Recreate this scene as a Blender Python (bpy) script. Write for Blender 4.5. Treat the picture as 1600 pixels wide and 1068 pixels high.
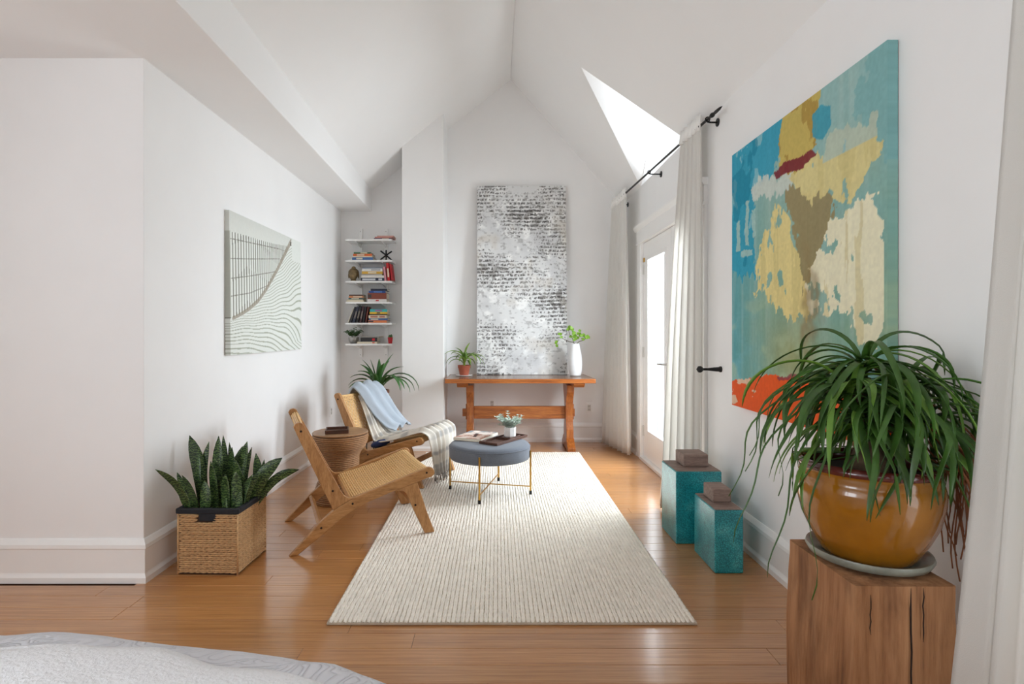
import bpy, bmesh, math, random
import numpy as np
from mathutils import Vector, Matrix

random.seed(7)
RNG = np.random.default_rng(7)
scene = bpy.context.scene
for o in list(bpy.data.objects):
    bpy.data.objects.remove(o)
COL = scene.collection


def S(r, g, b):
    def f(c):
        c /= 255.0
        return c / 12.92 if c <= 0.04045 else ((c + 0.055) / 1.055) ** 2.4
    return (f(r), f(g), f(b), 1.0)


# ------------------------------------------------------------------ camera
cam_d = bpy.data.cameras.new('camera')
cam = bpy.data.objects.new('camera', cam_d)
COL.objects.link(cam)
cam.location = (0, 0, 1.25)
cam.rotation_euler = (math.radians(90), 0, 0)
cam_d.sensor_width = 36
cam_d.lens = 36 * 870 / 1600
cam_d.shift_x = 25 / 1600
cam_d.shift_y = -16 / 1600
cam_d.clip_start = 0.02
scene.camera = cam

# ------------------------------------------------------------------ light
world = bpy.data.worlds.new('sky')
scene.world = world
world.use_nodes = True
bg = world.node_tree.nodes['Background']
bg.inputs['Color'].default_value = (0.93, 0.965, 1.0, 1)
bg.inputs['Strength'].default_value = 1.0
scene.view_settings.view_transform = 'Standard'
scene.view_settings.look = 'None'
scene.view_settings.gamma = 1.0
scene.view_settings.use_curve_mapping = False
scene.view_settings.exposure = 0.66
scene.cycles.max_bounces = 12
scene.cycles.diffuse_bounces = 7
scene.cycles.transparent_max_bounces = 12
scene.cycles.caustics_reflective = False
scene.cycles.caustics_refractive = False


def area(name, loc, rot, sx, sy, watts, col=(1, 1, 1)):
    l = bpy.data.lights.new(name, 'AREA')
    l.shape = 'RECTANGLE'
    l.size, l.size_y = sx, sy
    l.energy = watts
    l.color = col
    o = bpy.data.objects.new(name, l)
    COL.objects.link(o)
    o.location = loc
    o.rotation_euler = rot
    return o


# daylight through the glazed door and the window beside the camera, plus an added left fill
area('door_daylight', (2.15, 4.75, 1.75), (0, math.radians(68), 0), 1.8, 1.9, 172, (0.85, 0.925, 1.0))
area('window_daylight', (1.9, 0.05, 1.6), (0, math.radians(90), 0), 2.2, 1.7, 9, (0.85, 0.925, 1.0))
area('left_fill', (-3.6, -1.35, 1.55), (0, math.radians(-90), 0), 1.7, 1.9, 47, (0.85, 0.925, 1.0))  # unseen fill lamp added to lift the right wall and foreground


# ------------------------------------------------------------------ materials
def new_mat(name):
    m = bpy.data.materials.new(name)
    m.use_nodes = True
    return m, m.node_tree.nodes, m.node_tree.links, m.node_tree.nodes['Principled BSDF']


def coords(n, l, scale=(1, 1, 1), rnd=False, kind='Object'):
    tc = n.new('ShaderNodeTexCoord')
    mp = n.new('ShaderNodeMapping')
    mp.inputs['Scale'].default_value = scale
    l.new(tc.outputs[kind], mp.inputs['Vector'])
    if rnd:
        oi = n.new('ShaderNodeObjectInfo')
        mu = n.new('ShaderNodeMath')
        mu.operation = 'MULTIPLY'
        mu.inputs[1].default_value = 37.0
        l.new(oi.outputs['Random'], mu.inputs[0])
        l.new(mu.outputs[0], mp.inputs['Location'])
    return mp.outputs['Vector']


def noise(n, l, vec, scale, detail=4, rough=0.55):
    t = n.new('ShaderNodeTexNoise')
    t.inputs['Scale'].default_value = scale
    t.inputs['Detail'].default_value = detail
    t.inputs['Roughness'].default_value = rough
    l.new(vec, t.inputs['Vector'])
    return t.outputs['Fac']


def ramp(n, l, fac, stops):
    r = n.new('ShaderNodeValToRGB')
    e = r.color_ramp.elements
    while len(e) < len(stops):
        e.new(0.5)
    for el, (p, c) in zip(e, stops):
        el.position = p
        el.color = c
    l.new(fac, r.inputs['Fac'])
    return r.outputs['Color']


def bump(n, l, fac, b, strength=0.2, dist=0.01):
    bp = n.new('ShaderNodeBump')
    bp.inputs['Strength'].default_value = strength
    bp.inputs['Distance'].default_value = dist
    l.new(fac, bp.inputs['Height'])
    l.new(bp.outputs['Normal'], b.inputs['Normal'])


def plain(name, c, rough=0.6, metal=0.0, var=0.08, scale=30, bmp=0.05, spec=0.5, coat=0.0, sheen=0.0):
    m, n, l, b = new_mat(name)
    v = coords(n, l)
    f = noise(n, l, v, scale)
    lo = tuple(x * (1 - var) for x in c[:3]) + (1,)
    hi = tuple(min(1, x * (1 + var)) for x in c[:3]) + (1,)
    l.new(ramp(n, l, f, [(0.3, lo), (0.7, hi)]), b.inputs['Base Color'])
    b.inputs['Roughness'].default_value = rough
    b.inputs['Metallic'].default_value = metal
    b.inputs['Specular IOR Level'].default_value = spec
    b.inputs['Coat Weight'].default_value = coat
    b.inputs['Sheen Weight'].default_value = sheen
    if bmp:
        bump(n, l, f, b, bmp, 0.005)
    return m


def wood(name, dark, mid, light, scale=(1, 12, 12), sc=3.0, rough=0.45, bmp=0.08, rnd=True, coat=0.0, tint=0.0):
    m, n, l, b = new_mat(name)
    v = coords(n, l, scale, rnd)
    f1 = noise(n, l, v, sc, 6, 0.6)
    f2 = noise(n, l, v, sc * 6, 3, 0.5)
    mx = n.new('ShaderNodeMath')
    mx.operation = 'MULTIPLY_ADD'
    mx.inputs[1].default_value = 0.4
    l.new(f2, mx.inputs[0])
    m2 = n.new('ShaderNodeMath')
    m2.operation = 'MULTIPLY'
    m2.inputs[1].default_value = 0.6
    l.new(f1, m2.inputs[0])
    l.new(m2.outputs[0], mx.inputs[2])
    c = ramp(n, l, mx.outputs[0], [(0.32, dark), (0.5, mid), (0.68, light)])
    if tint:
        oi = n.new('ShaderNodeObjectInfo')
        mr = n.new('ShaderNodeMapRange')
        mr.inputs['To Min'].default_value = 1 - tint
        mr.inputs['To Max'].default_value = 1 + tint
        l.new(oi.outputs['Random'], mr.inputs['Value'])
        hs = n.new('ShaderNodeHueSaturation')
        l.new(mr.outputs[0], hs.inputs['Value'])
        l.new(c, hs.inputs['Color'])
        c = hs.outputs['Color']
    l.new(c, b.inputs['Base Color'])
    b.inputs['Roughness'].default_value = rough
    b.inputs['Coat Weight'].default_value = coat
    b.inputs['Coat Roughness'].default_value = 0.15
    bump(n, l, mx.outputs[0], b, bmp, 0.004)
    return m


def attr_mat(name, rough=0.75, bmp=0.1, bscale=200):
    m, n, l, b = new_mat(name)
    a = n.new('ShaderNodeAttribute')
    a.attribute_name = 'Col'
    l.new(a.outputs['Color'], b.inputs['Base Color'])
    b.inputs['Roughness'].default_value = rough
    b.inputs['Specular IOR Level'].default_value = 0.2
    v = coords(n, l)
    bump(n, l, noise(n, l, v, bscale), b, bmp, 0.003)
    return m


def cloth(name, c, trans=0.3, bscale=500, rough=0.9, attr=False):
    m, n, l, b = new_mat(name)
    if attr:
        a = n.new('ShaderNodeAttribute')
        a.attribute_name = 'Col'
        colr = a.outputs['Color']
        l.new(colr, b.inputs['Base Color'])
    else:
        b.inputs['Base Color'].default_value = c
        colr = None
    b.inputs['Roughness'].default_value = rough
    b.inputs['Specular IOR Level'].default_value = 0.15
    v = coords(n, l)
    bump(n, l, noise(n, l, v, bscale), b, 0.4, 0.004)
    if trans:
        out = n['Material Output']
        t = n.new('ShaderNodeBsdfTranslucent')
        if colr is None:
            t.inputs['Color'].default_value = c
        else:
            l.new(colr, t.inputs['Color'])
        mx = n.new('ShaderNodeMixShader')
        mx.inputs[0].default_value = trans
        l.new(b.outputs[0], mx.inputs[1])
        l.new(t.outputs[0], mx.inputs[2])
        l.new(mx.outputs[0], out.inputs['Surface'])
    return m


M = {}
M['wall'] = plain('wall_paint', S(243, 242, 241), 0.6, var=0.012, scale=3, bmp=0.02, spec=0.3)
M['ceil'] = plain('ceiling_paint', S(245, 244, 243), 0.7, var=0.008, scale=2, bmp=0.02, spec=0.2)
M['trim'] = plain('trim_paint', S(244, 243, 241), 0.35, var=0.01, scale=5, bmp=0.01)
M['floor'] = wood('bamboo_floor', S(148, 94, 46), S(182, 125, 70), S(204, 151, 94), (0.7, 45, 20), 2.2, 0.34, 0.03, True, 0.9, 0.07)
M['sub'] = plain('floor_joint', S(96, 62, 34), 0.8)
M['oak'] = wood('chair_teak', S(142, 96, 52), S(176, 126, 76), S(198, 150, 98), (6, 6, 1.2), 6, 0.45, 0.05)
M['oakx'] = wood('chair_teak_rail', S(142, 96, 52), S(178, 128, 76), S(198, 150, 98), (1.2, 8, 8), 6, 0.45, 0.05)
M['pine'] = wood('orange_pine', S(108, 54, 18), S(158, 88, 34), S(190, 120, 54), (1, 14, 14), 3, 0.35, 0.06, True, 0.2)
M['pinev'] = wood('orange_pine_upright', S(108, 54, 18), S(154, 84, 32), S(186, 116, 52), (14, 14, 1), 3, 0.35, 0.06, True, 0.2)
M['pinetop'] = wood('dark_table_top', S(70, 48, 36), S(112, 80, 60), S(150, 112, 84), (1, 10, 10), 3, 0.25, 0.04, True, 0.3)
M['walnut'] = wood('tray_walnut', S(48, 28, 20), S(74, 44, 32), S(110, 70, 50), (2, 16, 16), 4, 0.4, 0.05)
M['rattan'] = plain('rattan_core', S(160, 118, 80), 0.6, var=0.2, scale=60)
M['cane'] = plain('paper_cord_cane', S(226, 186, 130), 0.65, var=0.14, scale=90, bmp=0.1)
M['black'] = plain('black_metal', S(20, 20, 21), 0.4, 0.3, var=0.1)
M['bolt'] = plain('dark_bolt', S(40, 24, 16), 0.4, 0.4)
M['steel'] = plain('brushed_steel', S(170, 168, 164), 0.3, 0.9, var=0.05)
M['brass'] = plain('brass', S(196, 152, 74), 0.3, 0.9, var=0.05)
M['hinge'] = plain('painted_hinge', S(214, 212, 208), 0.4, var=0.02)
M['grey_felt'] = plain('grey_felt', S(104, 109, 118), 0.95, var=0.2, scale=260, bmp=0.2, spec=0.1, sheen=0.2)
M['rug'] = plain('cream_wool', S(244, 237, 226), 0.95, var=0.06, scale=25, bmp=0.1, spec=0.1)
M['rugbase'] = plain('rug_backing', S(196, 184, 166), 0.95, var=0.1, spec=0.1)
M['curtain'] = cloth('white_linen', S(244, 242, 238), 0.45, 600)
M['tape'] = plain('curtain_heading', S(240, 238, 234), 0.9, var=0.02, scale=200, bmp=0.1, spec=0.1)
M['terracotta'] = plain('terracotta', S(160, 82, 58), 0.8, var=0.15, scale=25, bmp=0.1)
M['soil'] = plain('soil', S(48, 36, 28), 0.95, var=0.3, scale=120, bmp=0.4)
M['ceramic'] = plain('white_ceramic', S(236, 236, 236), 0.45, var=0.01, bmp=0.0)
M['amber'] = plain('amber_glaze', S(150, 96, 20), 0.12, var=0.2, scale=9, bmp=0.03, coat=0.6)
M['maroon'] = plain('maroon_glaze', S(88, 36, 30), 0.15, var=0.25, scale=20, bmp=0.02, coat=0.5)
M['saucer'] = plain('grey_green_glaze', S(132, 134, 122), 0.35, var=0.22, scale=22, bmp=0.05)
M['basket'] = plain('water_hyacinth', S(196, 156, 110), 0.8, var=0.2, scale=70, bmp=0.2)
M['basket_in'] = plain('basket_core', S(62, 42, 26), 0.9, var=0.2)
M['liner'] = plain('black_liner', S(30, 31, 36), 0.85, var=0.2, scale=150, bmp=0.1)
M['leaf'] = plain('ponytail_leaf', S(56, 92, 30), 0.42, var=0.35, scale=9, bmp=0.0)
M['leaf2'] = plain('ponytail_leaf_light', S(92, 130, 44), 0.42, var=0.25, scale=9, bmp=0.0)
M['dry'] = plain('dry_leaf', S(146, 92, 60), 0.8, var=0.25, scale=20)
M['bark'] = plain('ponytail_bark', S(104, 84, 64), 0.9, var=0.35, scale=40, bmp=0.5)
M['drac'] = plain('dracaena_leaf', S(56, 98, 44), 0.4, var=0.25, scale=14, bmp=0.0)
M['drac2'] = plain('spider_leaf', S(128, 160, 62), 0.5, var=0.3, scale=25, bmp=0.0)
M['herb'] = plain('herb_leaf', S(44, 84, 30), 0.5, var=0.3, scale=30, bmp=0.0)
M['ginkgo'] = plain('ginkgo_leaf', S(120, 162, 44), 0.5, var=0.2, scale=30, bmp=0.0)
M['euca'] = plain('eucalyptus_leaf', S(192, 206, 194), 0.6, var=0.18, scale=40, bmp=0.0)
M['twig'] = plain('twig', S(86, 70, 52), 0.85, var=0.2)
M['paper'] = plain('page_edges', S(226, 218, 200), 0.9, var=0.06, scale=150)
M['bronze'] = plain('bronze', S(132, 112, 80), 0.4, 0.55, var=0.35, scale=30, bmp=0.1)
M['unglazed'] = wood('unglazed_brown', S(112, 92, 84), S(138, 118, 108), S(160, 140, 130), (1, 8, 8), 6, 0.7, 0.1)
M['print'] = attr_mat('printed_canvas', 0.8, 0.15, 350)
M['impasto'] = attr_mat('impasto_canvas', 0.7, 0.5, 160)
M['lamp'] = plain('lamp_reflector', S(200, 200, 200), 0.3, 0.4, var=0.02)


def m_snake():
    m, n, l, b = new_mat('snake_plant_leaf')
    v = coords(n, l, (1, 1, 1))
    w = n.new('ShaderNodeTexWave')
    w.wave_type = 'BANDS'
    w.bands_direction = 'Z'
    w.inputs['Scale'].default_value = 22
    w.inputs['Distortion'].default_value = 9
    w.inputs['Detail'].default_value = 3
    w.inputs['Detail Scale'].default_value = 3
    l.new(v, w.inputs['Vector'])
    l.new(ramp(n, l, w.outputs['Fac'], [(0.15, S(24, 44, 24)), (0.6, S(46, 76, 38)), (0.95, S(104, 128, 72))]), b.inputs['Base Color'])
    b.inputs['Roughness'].default_value = 0.38
    return m


def m_glaze():
    m, n, l, b = new_mat('turquoise_crackle')
    v = coords(n, l)
    vo = n.new('ShaderNodeTexVoronoi')
    vo.feature = 'DISTANCE_TO_EDGE'
    vo.inputs['Scale'].default_value = 105
    l.new(v, vo.inputs['Vector'])
    f = noise(n, l, v, 9, 4)
    base = ramp(n, l, f, [(0.3, S(24, 140, 150)), (0.55, S(48, 168, 176)), (0.75, S(92, 196, 200))])
    crack = ramp(n, l, vo.outputs['Distance'], [(0.02, (0.16, 0.30, 0.32, 1)), (0.20, (1, 1, 1, 1))])
    mx = n.new('ShaderNodeMix')
    mx.data_type = 'RGBA'
    mx.blend_type = 'MULTIPLY'
    mx.inputs[0].default_value = 0.8
    l.new(base, mx.inputs[6])
    l.new(crack, mx.inputs[7])
    l.new(mx.outputs[2], b.inputs['Base Color'])
    b.inputs['Roughness'].default_value = 0.28
    b.inputs['Coat Weight'].default_value = 0.4
    b.inputs['Coat Roughness'].default_value = 0.2
    bump(n, l, vo.outputs['Distance'], b, 0.12, 0.002)
    return m


def m_stump():
    m, n, l, b = new_mat('old_timber')
    v = coords(n, l, (1, 1, 0.07))
    f1 = noise(n, l, v, 26, 8, 0.65)
    v2 = coords(n, l, (1, 1, 0.3))
    f2 = noise(n, l, v2, 7, 5, 0.6)
    c1 = ramp(n, l, f1, [(0.24, S(96, 62, 38)), (0.44, S(158, 110, 72)), (0.7, S(190, 142, 100))])
    c2 = ramp(n, l, f2, [(0.34, (0.42, 0.37, 0.34, 1)), (0.5, (1, 1, 1, 1))])
    mx = n.new('ShaderNodeMix')
    mx.data_type = 'RGBA'
    mx.blend_type = 'MULTIPLY'
    mx.inputs[0].default_value = 0.75
    l.new(c1, mx.inputs[6])
    l.new(c2, mx.inputs[7])
    l.new(mx.outputs[2], b.inputs['Base Color'])
    b.inputs['Roughness'].default_value = 0.85
    bump(n, l, f1, b, 0.6, 0.01)
    return m


def m_quilt(name, c, sc, strength, detail):
    m, n, l, b = new_mat(name)
    v = coords(n, l)
    t = n.new('ShaderNodeTexNoise')
    t.inputs['Scale'].default_value = sc
    t.inputs['Detail'].default_value = detail
    t.inputs['Distortion'].default_value = 1.2
    l.new(v, t.inputs['Vector'])
    mu = n.new('ShaderNodeMath')
    mu.operation = 'MULTIPLY'
    mu.inputs[1].default_value = 40
    l.new(t.outputs['Fac'], mu.inputs[0])
    si = n.new('ShaderNodeMath')
    si.operation = 'SINE'
    l.new(mu.outputs[0], si.inputs[0])
    ab = n.new('ShaderNodeMath')
    ab.operation = 'ABSOLUTE'
    l.new(si.outputs[0], ab.inputs[0])
    pw = n.new('ShaderNodeMath')
    pw.operation = 'POWER'
    pw.inputs[1].default_value = 0.35
    l.new(ab.outputs[0], pw.inputs[0])
    b.inputs['Base Color'].default_value = c
    b.inputs['Roughness'].default_value = 0.9
    b.inputs['Specular IOR Level'].default_value = 0.15
    bump(n, l, pw.outputs[0], b, strength, 0.006)
    return m


def m_glass():
    m, n, l, b = new_mat('door_glass')
    out = n['Material Output']
    tr = n.new('ShaderNodeBsdfTransparent')
    tr.inputs['Color'].default_value = (0.97, 0.98, 0.98, 1)
    gl = n.new('ShaderNodeBsdfGlossy')
    gl.inputs['Roughness'].default_value = 0.02
    lwt = n.new('ShaderNodeLayerWeight')
    lwt.inputs['Blend'].default_value = 0.5
    fr = n.new('ShaderNodeMath')
    fr.operation = 'POWER'
    fr.inputs[1].default_value = 5.0
    l.new(lwt.outputs['Facing'], fr.inputs[0])
    mx = n.new('ShaderNodeMixShader')
    l.new(fr.outputs[0], mx.inputs[0])
    l.new(tr.outputs[0], mx.inputs[1])
    l.new(gl.outputs[0], mx.inputs[2])
    l.new(mx.outputs[0], out.inputs['Surface'])
    return m


M['snake'] = m_snake()
M['glaze'] = m_glaze()
M['stump'] = m_stump()
M['quilt'] = m_quilt('white_quilt', S(220, 220, 225), 9, 0.7, 1)
M['fluff'] = plain('white_boucle', S(240, 240, 242), 0.95, var=0.02, scale=110, bmp=1.0, spec=0.1)
M['glass'] = m_glass()


# ------------------------------------------------------------------ mesh building
class MB:
    def __init__(self):
        self.v, self.f = [], []

    def add(self, vs, fs):
        b = len(self.v)
        self.v += [tuple(p) for p in vs]
        self.f += [tuple(i + b for i in f) for f in fs]
        return self

    def box(self, x0, x1, y0, y1, z0, z1):
        vs = [(x, y, z) for z in (z0, z1) for y in (y0, y1) for x in (x0, x1)]
        return self.add(vs, [(0, 2, 3, 1), (4, 5, 7, 6), (0, 1, 5, 4), (2, 6, 7, 3), (0, 4, 6, 2), (1, 3, 7, 5)])

    def bar(self, p, q, w, h, up=(0, 0, 1)):
        p, q = Vector(p), Vector(q)
        t = (q - p).normalized()
        s = t.cross(Vector(up)).normalized()
        u = s.cross(t).normalized()
        vs = [e + s * a * w / 2 + u * b * h / 2 for e in (p, q) for a, b in ((-1, -1), (1, -1), (1, 1), (-1, 1))]
        return self.add(vs, [(0, 1, 2, 3), (7, 6, 5, 4), (0, 4, 5, 1), (1, 5, 6, 2), (2, 6, 7, 3), (3, 7, 4, 0)])

    def prism(self, poly, axis, a, b):
        n = len(poly)
        def mk(p, t):
            return {'x': (t, p[0], p[1]), 'y': (p[0], t, p[1]), 'z': (p[0], p[1], t)}[axis]
        vs = [mk(p, a) for p in poly] + [mk(p, b) for p in poly]
        fs = [tuple(range(n - 1, -1, -1)), tuple(range(n, 2 * n))]
        fs += [(i, (i + 1) % n, n + (i + 1) % n, n + i) for i in range(n)]
        return self.add(vs, fs)

    def tube(self, pts, r, n=8, cap=True):
        pts = [Vector(p) for p in pts]
        k = len(pts)
        rs = r if isinstance(r, (list, tuple)) else [r] * k
        vs, fs = [], []
        prev = None
        for i, p in enumerate(pts):
            t = (pts[min(i + 1, k - 1)] - pts[max(i - 1, 0)]).normalized()
            if prev is None:
                a = Vector((0, 0, 1)) if abs(t.z) < 0.9 else Vector((1, 0, 0))
                s = t.cross(a).normalized()
            else:
                s = (prev - t * prev.dot(t)).normalized()
            prev = s
            u = t.cross(s)
            for j in range(n):
                an = 2 * math.pi * j / n
                vs.append(p + (s * math.cos(an) + u * math.sin(an)) * rs[i])
        for i in range(k - 1):
            for j in range(n):
                fs.append((i * n + j, i * n + (j + 1) % n, (i + 1) * n + (j + 1) % n, (i + 1) * n + j))
        if cap:
            fs.append(tuple(range(n - 1, -1, -1)))
            fs.append(tuple((k - 1) * n + j for j in range(n)))
        return self.add(vs, fs)

    def lathe(self, prof, n=32, c=(0, 0, 0)):
        vs, fs, rings = [], [], []
        for r, z in prof:
            if r < 1e-6:
                rings.append([len(vs)])
                vs.append((c[0], c[1], c[2] + z))
            else:
                rings.append(list(range(len(vs), len(vs) + n)))
                vs += [(c[0] + r * math.cos(2 * math.pi * j / n), c[1] + r * math.sin(2 * math.pi * j / n), c[2] + z) for j in range(n)]
        for A, B in zip(rings, rings[1:]):
            for j in range(n):
                j2 = (j + 1) % n
                if len(A) == 1 and len(B) == 1:
                    continue
                if len(A) == 1:
                    fs.append((A[0], B[j2], B[j]))
                elif len(B) == 1:
                    fs.append((A[j], A[j2], B[0]))
                else:
                    fs.append((A[j], A[j2], B[j2], B[j]))
        return self.add(vs, fs)

    def grid(self, P):
        nu, nv = P.shape[:2]
        fs = [(i * nv + j, (i + 1) * nv + j, (i + 1) * nv + j + 1, i * nv + j + 1) for i in range(nu - 1) for j in range(nv - 1)]
        return self.add(P.reshape(-1, 3).tolist(), fs)

    def ribbon(self, pts, ws, fold=0.15, side=None, twist=0.0):
        pts = [Vector(p) for p in pts]
        k = len(pts)
        vs, fs = [], []
        for i, p in enumerate(pts):
            t = (pts[min(i + 1, k - 1)] - pts[max(i - 1, 0)]).normalized()
            if side is not None:
                s = Vector(side)
                s = (s - t * s.dot(t)).normalized()
            else:
                s = t.cross(Vector((0, 0, 1)))
                s = s.normalized() if s.length > 1e-3 else Vector((1, 0, 0))
            u = s.cross(t)
            if twist:
                a = twist * i / (k - 1)
                s, u = s * math.cos(a) + u * math.sin(a), u * math.cos(a) - s * math.sin(a)
            w = ws(i / (k - 1)) / 2
            vs += [p - s * w, p - u * (fold * w * 2), p + s * w]
        for i in range(k - 1):
            for j in (0, 1):
                fs.append((i * 3 + j, i * 3 + j + 1, (i + 1) * 3 + j + 1, (i + 1) * 3 + j))
        return self.add(vs, fs)

    def build(self, name, mat, parent=None, loc=(0, 0, 0), rot=(0, 0, 0), smooth=None, bevel=0, seg=2, solid=0, sub=0, kind=None):
        me = bpy.data.meshes.new(name)
        me.from_pydata(self.v, [], self.f)
        if smooth is not None:
            me.polygons.foreach_set('use_smooth', [True] * len(me.polygons))
            if smooth < 180:
                me.set_sharp_from_angle(angle=math.radians(smooth))
        me.materials.append(mat)
        me.update()
        o = bpy.data.objects.new(name, me)
        COL.objects.link(o)
        o.parent = parent
        o.location = loc
        o.rotation_euler = rot
        if sub:
            md = o.modifiers.new('subsurf', 'SUBSURF')
            md.levels = md.render_levels = sub
        if solid:
            md = o.modifiers.new('solid', 'SOLIDIFY')
            md.thickness = solid
            md.offset = 0
        if bevel:
            md = o.modifiers.new('bevel', 'BEVEL')
            md.width = bevel
            md.segments = seg
            md.limit_method = 'ANGLE'
            md.harden_normals = smooth is not None
        if kind:
            o['kind'] = kind
        return o


def recalc(o):
    bm = bmesh.new()
    bm.from_mesh(o.data)
    bmesh.ops.recalc_face_normals(bm, faces=bm.faces)
    bm.to_mesh(o.data)
    bm.free()
    return o


def tag(o, label, cat, group=None):
    o['label'] = label
    o['category'] = cat
    if group:
        o['group'] = group
    return o


def thing(name, label, cat, loc=(0, 0, 0), rz=0.0, group=None):
    o = bpy.data.objects.new(name, None)
    COL.objects.link(o)
    o.location = loc
    o.rotation_euler = (0, 0, rz)
    o.empty_display_size = 0.05
    return tag(o, label, cat, group)


def struct(o, label=None):
    o['kind'] = 'structure'
    if label:
        o['label'] = label
    return o


def set_col(o, cols):
    at = o.data.color_attributes.new('Col', 'FLOAT_COLOR', 'POINT')
    c = np.ones((len(o.data.vertices), 4), dtype=np.float32)
    c[:, :3] = cols
    at.data.foreach_set('color', c.ravel())


def lin(c):
    return np.array(S(*c)[:3])


# numpy value noise
TAB = RNG.random((512, 512))


def vn(x, y, s=0):
    x = np.asarray(x) + s * 17.31
    y = np.asarray(y) + s * 7.77
    xi, yi = np.floor(x).astype(int), np.floor(y).astype(int)
    fx, fy = x - xi, y - yi
    fx, fy = fx * fx * (3 - 2 * fx), fy * fy * (3 - 2 * fy)
    g = lambda a, b: TAB[a % 512, b % 512]
    return (g(xi, yi) * (1 - fx) + g(xi + 1, yi) * fx) * (1 - fy) + (g(xi, yi + 1) * (1 - fx) + g(xi + 1, yi + 1) * fx) * fy


def fbm(x, y, s=0, o=4):
    t, a, n = 0, 1.0, 0
    for k in range(o):
        t = t + a * vn(x * 2 ** k, y * 2 ** k, s + k * 3)
        n += a
        a *= 0.5
    return t / n


def inside(poly, u, v):
    r = np.zeros(u.shape, bool)
    n = len(poly)
    for i in range(n):
        (x0, y0), (x1, y1) = poly[i], poly[(i + 1) % n]
        if y0 == y1:
            continue
        c = ((y0 > v) != (y1 > v)) & (u < (x1 - x0) * (v - y0) / (y1 - y0) + x0)
        r ^= c
    return r


def mixc(c, m, col, k=1.0):
    kk = (m * k)[..., None]
    c[:] = c * (1 - kk) + np.array(col) * kk


# ------------------------------------------------------------------ room shell
XL, XR, YB, YN = -1.765, 1.44, 6.34, 2.79
ZS = 2.62                     # soffit height
RX, RZ = 0.115, 4.18          # ridge
PL, PR = 0.80, 1.126          # slopes
Y0 = -2.4


def zl(x):
    return RZ - PL * (RX - x)


def zr(x):
    return RZ - PR * (x - RX)


ZE = zr(XR)
# floor: subfloor + planks
floor = struct(MB().box(-3.3, XR + 0.05, Y0, YB + 0.05, -0.08, -0.012).build('floor', M['sub']), 'warm brown bamboo strip floor running across the room')
PW = 0.109
row = 0
y = 2.091 - PW * 30
while y < YB:
    ya, yb = y, min(y + PW, YB + 0.02)
    if yb > Y0 + 0.02:
        ya = max(ya, Y0)
        xa = -3.3 if yb < YN + 0.02 else XL - 0.02
        x = xa - random.uniform(0.1, 1.7)
        while x < XR:
            x1 = min(x + 1.83, XR + 0.02)
            xs = max(x, xa)
            if x1 - xs > 0.05:
                g, c = 0.0006, 0.0012
                w, d = (x1 - xs) / 2 - g, (yb - ya) / 2 - g
                mb = MB()
                vs = [(sx * w, sy * d, -0.0115) for sx, sy in ((-1, -1), (1, -1), (1, 1), (-1, 1))]
                vs += [(sx * w, sy * d, -c) for sx, sy in ((-1, -1), (1, -1), (1, 1), (-1, 1))]
                vs += [(sx * (w - c), sy * (d - c), 0) for sx, sy in ((-1, -1), (1, -1), (1, 1), (-1, 1))]
                fs = [(8, 9, 10, 11)]
                for k in range(4):
                    k2 = (k + 1) % 4
                    fs += [(k, k2, 4 + k2, 4 + k), (4 + k, 4 + k2, 8 + k2, 8 + k)]
                mb.add(vs, fs)
                mb.build('plank', M['floor'], floor, ((xs + x1) / 2, (ya + yb) / 2, 0))
            x = x1
    y += PW
    row += 1

# walls
struct(MB().prism([(-1.95, -0.08), (XR + 0.14, -0.08), (XR + 0.14, 2.85), (RX, RZ + 0.1), (-1.95, 2.9)], 'y', YB, YB + 0.12).build('wall_back', M['wall']), 'white gable wall at the far end')
struct(MB().prism([(-0.991, 0), (-0.551, 0), (-0.551, zl(-0.551) + 0.05), (-0.991, zl(-0.991) + 0.05)], 'y', 5.86, YB).build('wall_column', M['wall'], bevel=0.004), 'white chimney breast rising to the slope')
lw = MB().prism([(-3.3, YN), (XL, YN), (XL, YB + 0.1), (XL - 0.14, YB + 0.1), (XL - 0.14, YN + 0.14), (-3.3, YN + 0.14)], 'z', -0.08, ZS + 0.05)
struct(lw.build('wall_left', M['wall'], bevel=0.004), 'white left wall turning the corner towards the camera')
fw = MB()  # opening out of view, added so the left fill can enter
fw.box(-3.42, -3.3, Y0 - 0.1, -2.3, -0.08, ZS + 0.05)
fw.box(-3.42, -3.3, 0.1, YN + 0.14, -0.08, ZS + 0.05)
fw.box(-3.42, -3.3, -2.3, 0.1, -0.08, 0.7)
fw.box(-3.42, -3.3, -2.3, 0.1, 2.4, ZS + 0.05)
struct(fw.build('wall_far_left', M['wall']), 'white wall left of the bed with an unseen opening added for fill light')
# right wall pieces with the door opening and a window beside the camera
D0, D1, DZ = 3.86, 5.48, 2.12
rw = MB()
T = (XR, XR + 0.14)
rw.box(*T, D1, YB + 0.1, -0.08, ZE)
rw.box(*T, D0, D1, DZ, ZE)
rw.box(*T, 1.25, D0, -0.08, ZE)
rw.box(*T, -0.75, 1.25, -0.08, 0.25)
rw.box(*T, -0.75, 1.25, 2.3, ZE)
rw.box(*T, Y0 - 0.1, -0.75, -0.08, ZE)
NV = Vector((XR, 4.19, ZE))
FV = Vector((XR, 5.541, ZE))
TV = Vector((0.723, 4.73, zr(0.723)))
PV = Vector((XR, 4.83, TV.z))
struct(rw.build('wall_right', M['wall']), 'white right wall with the glazed door')
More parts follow.
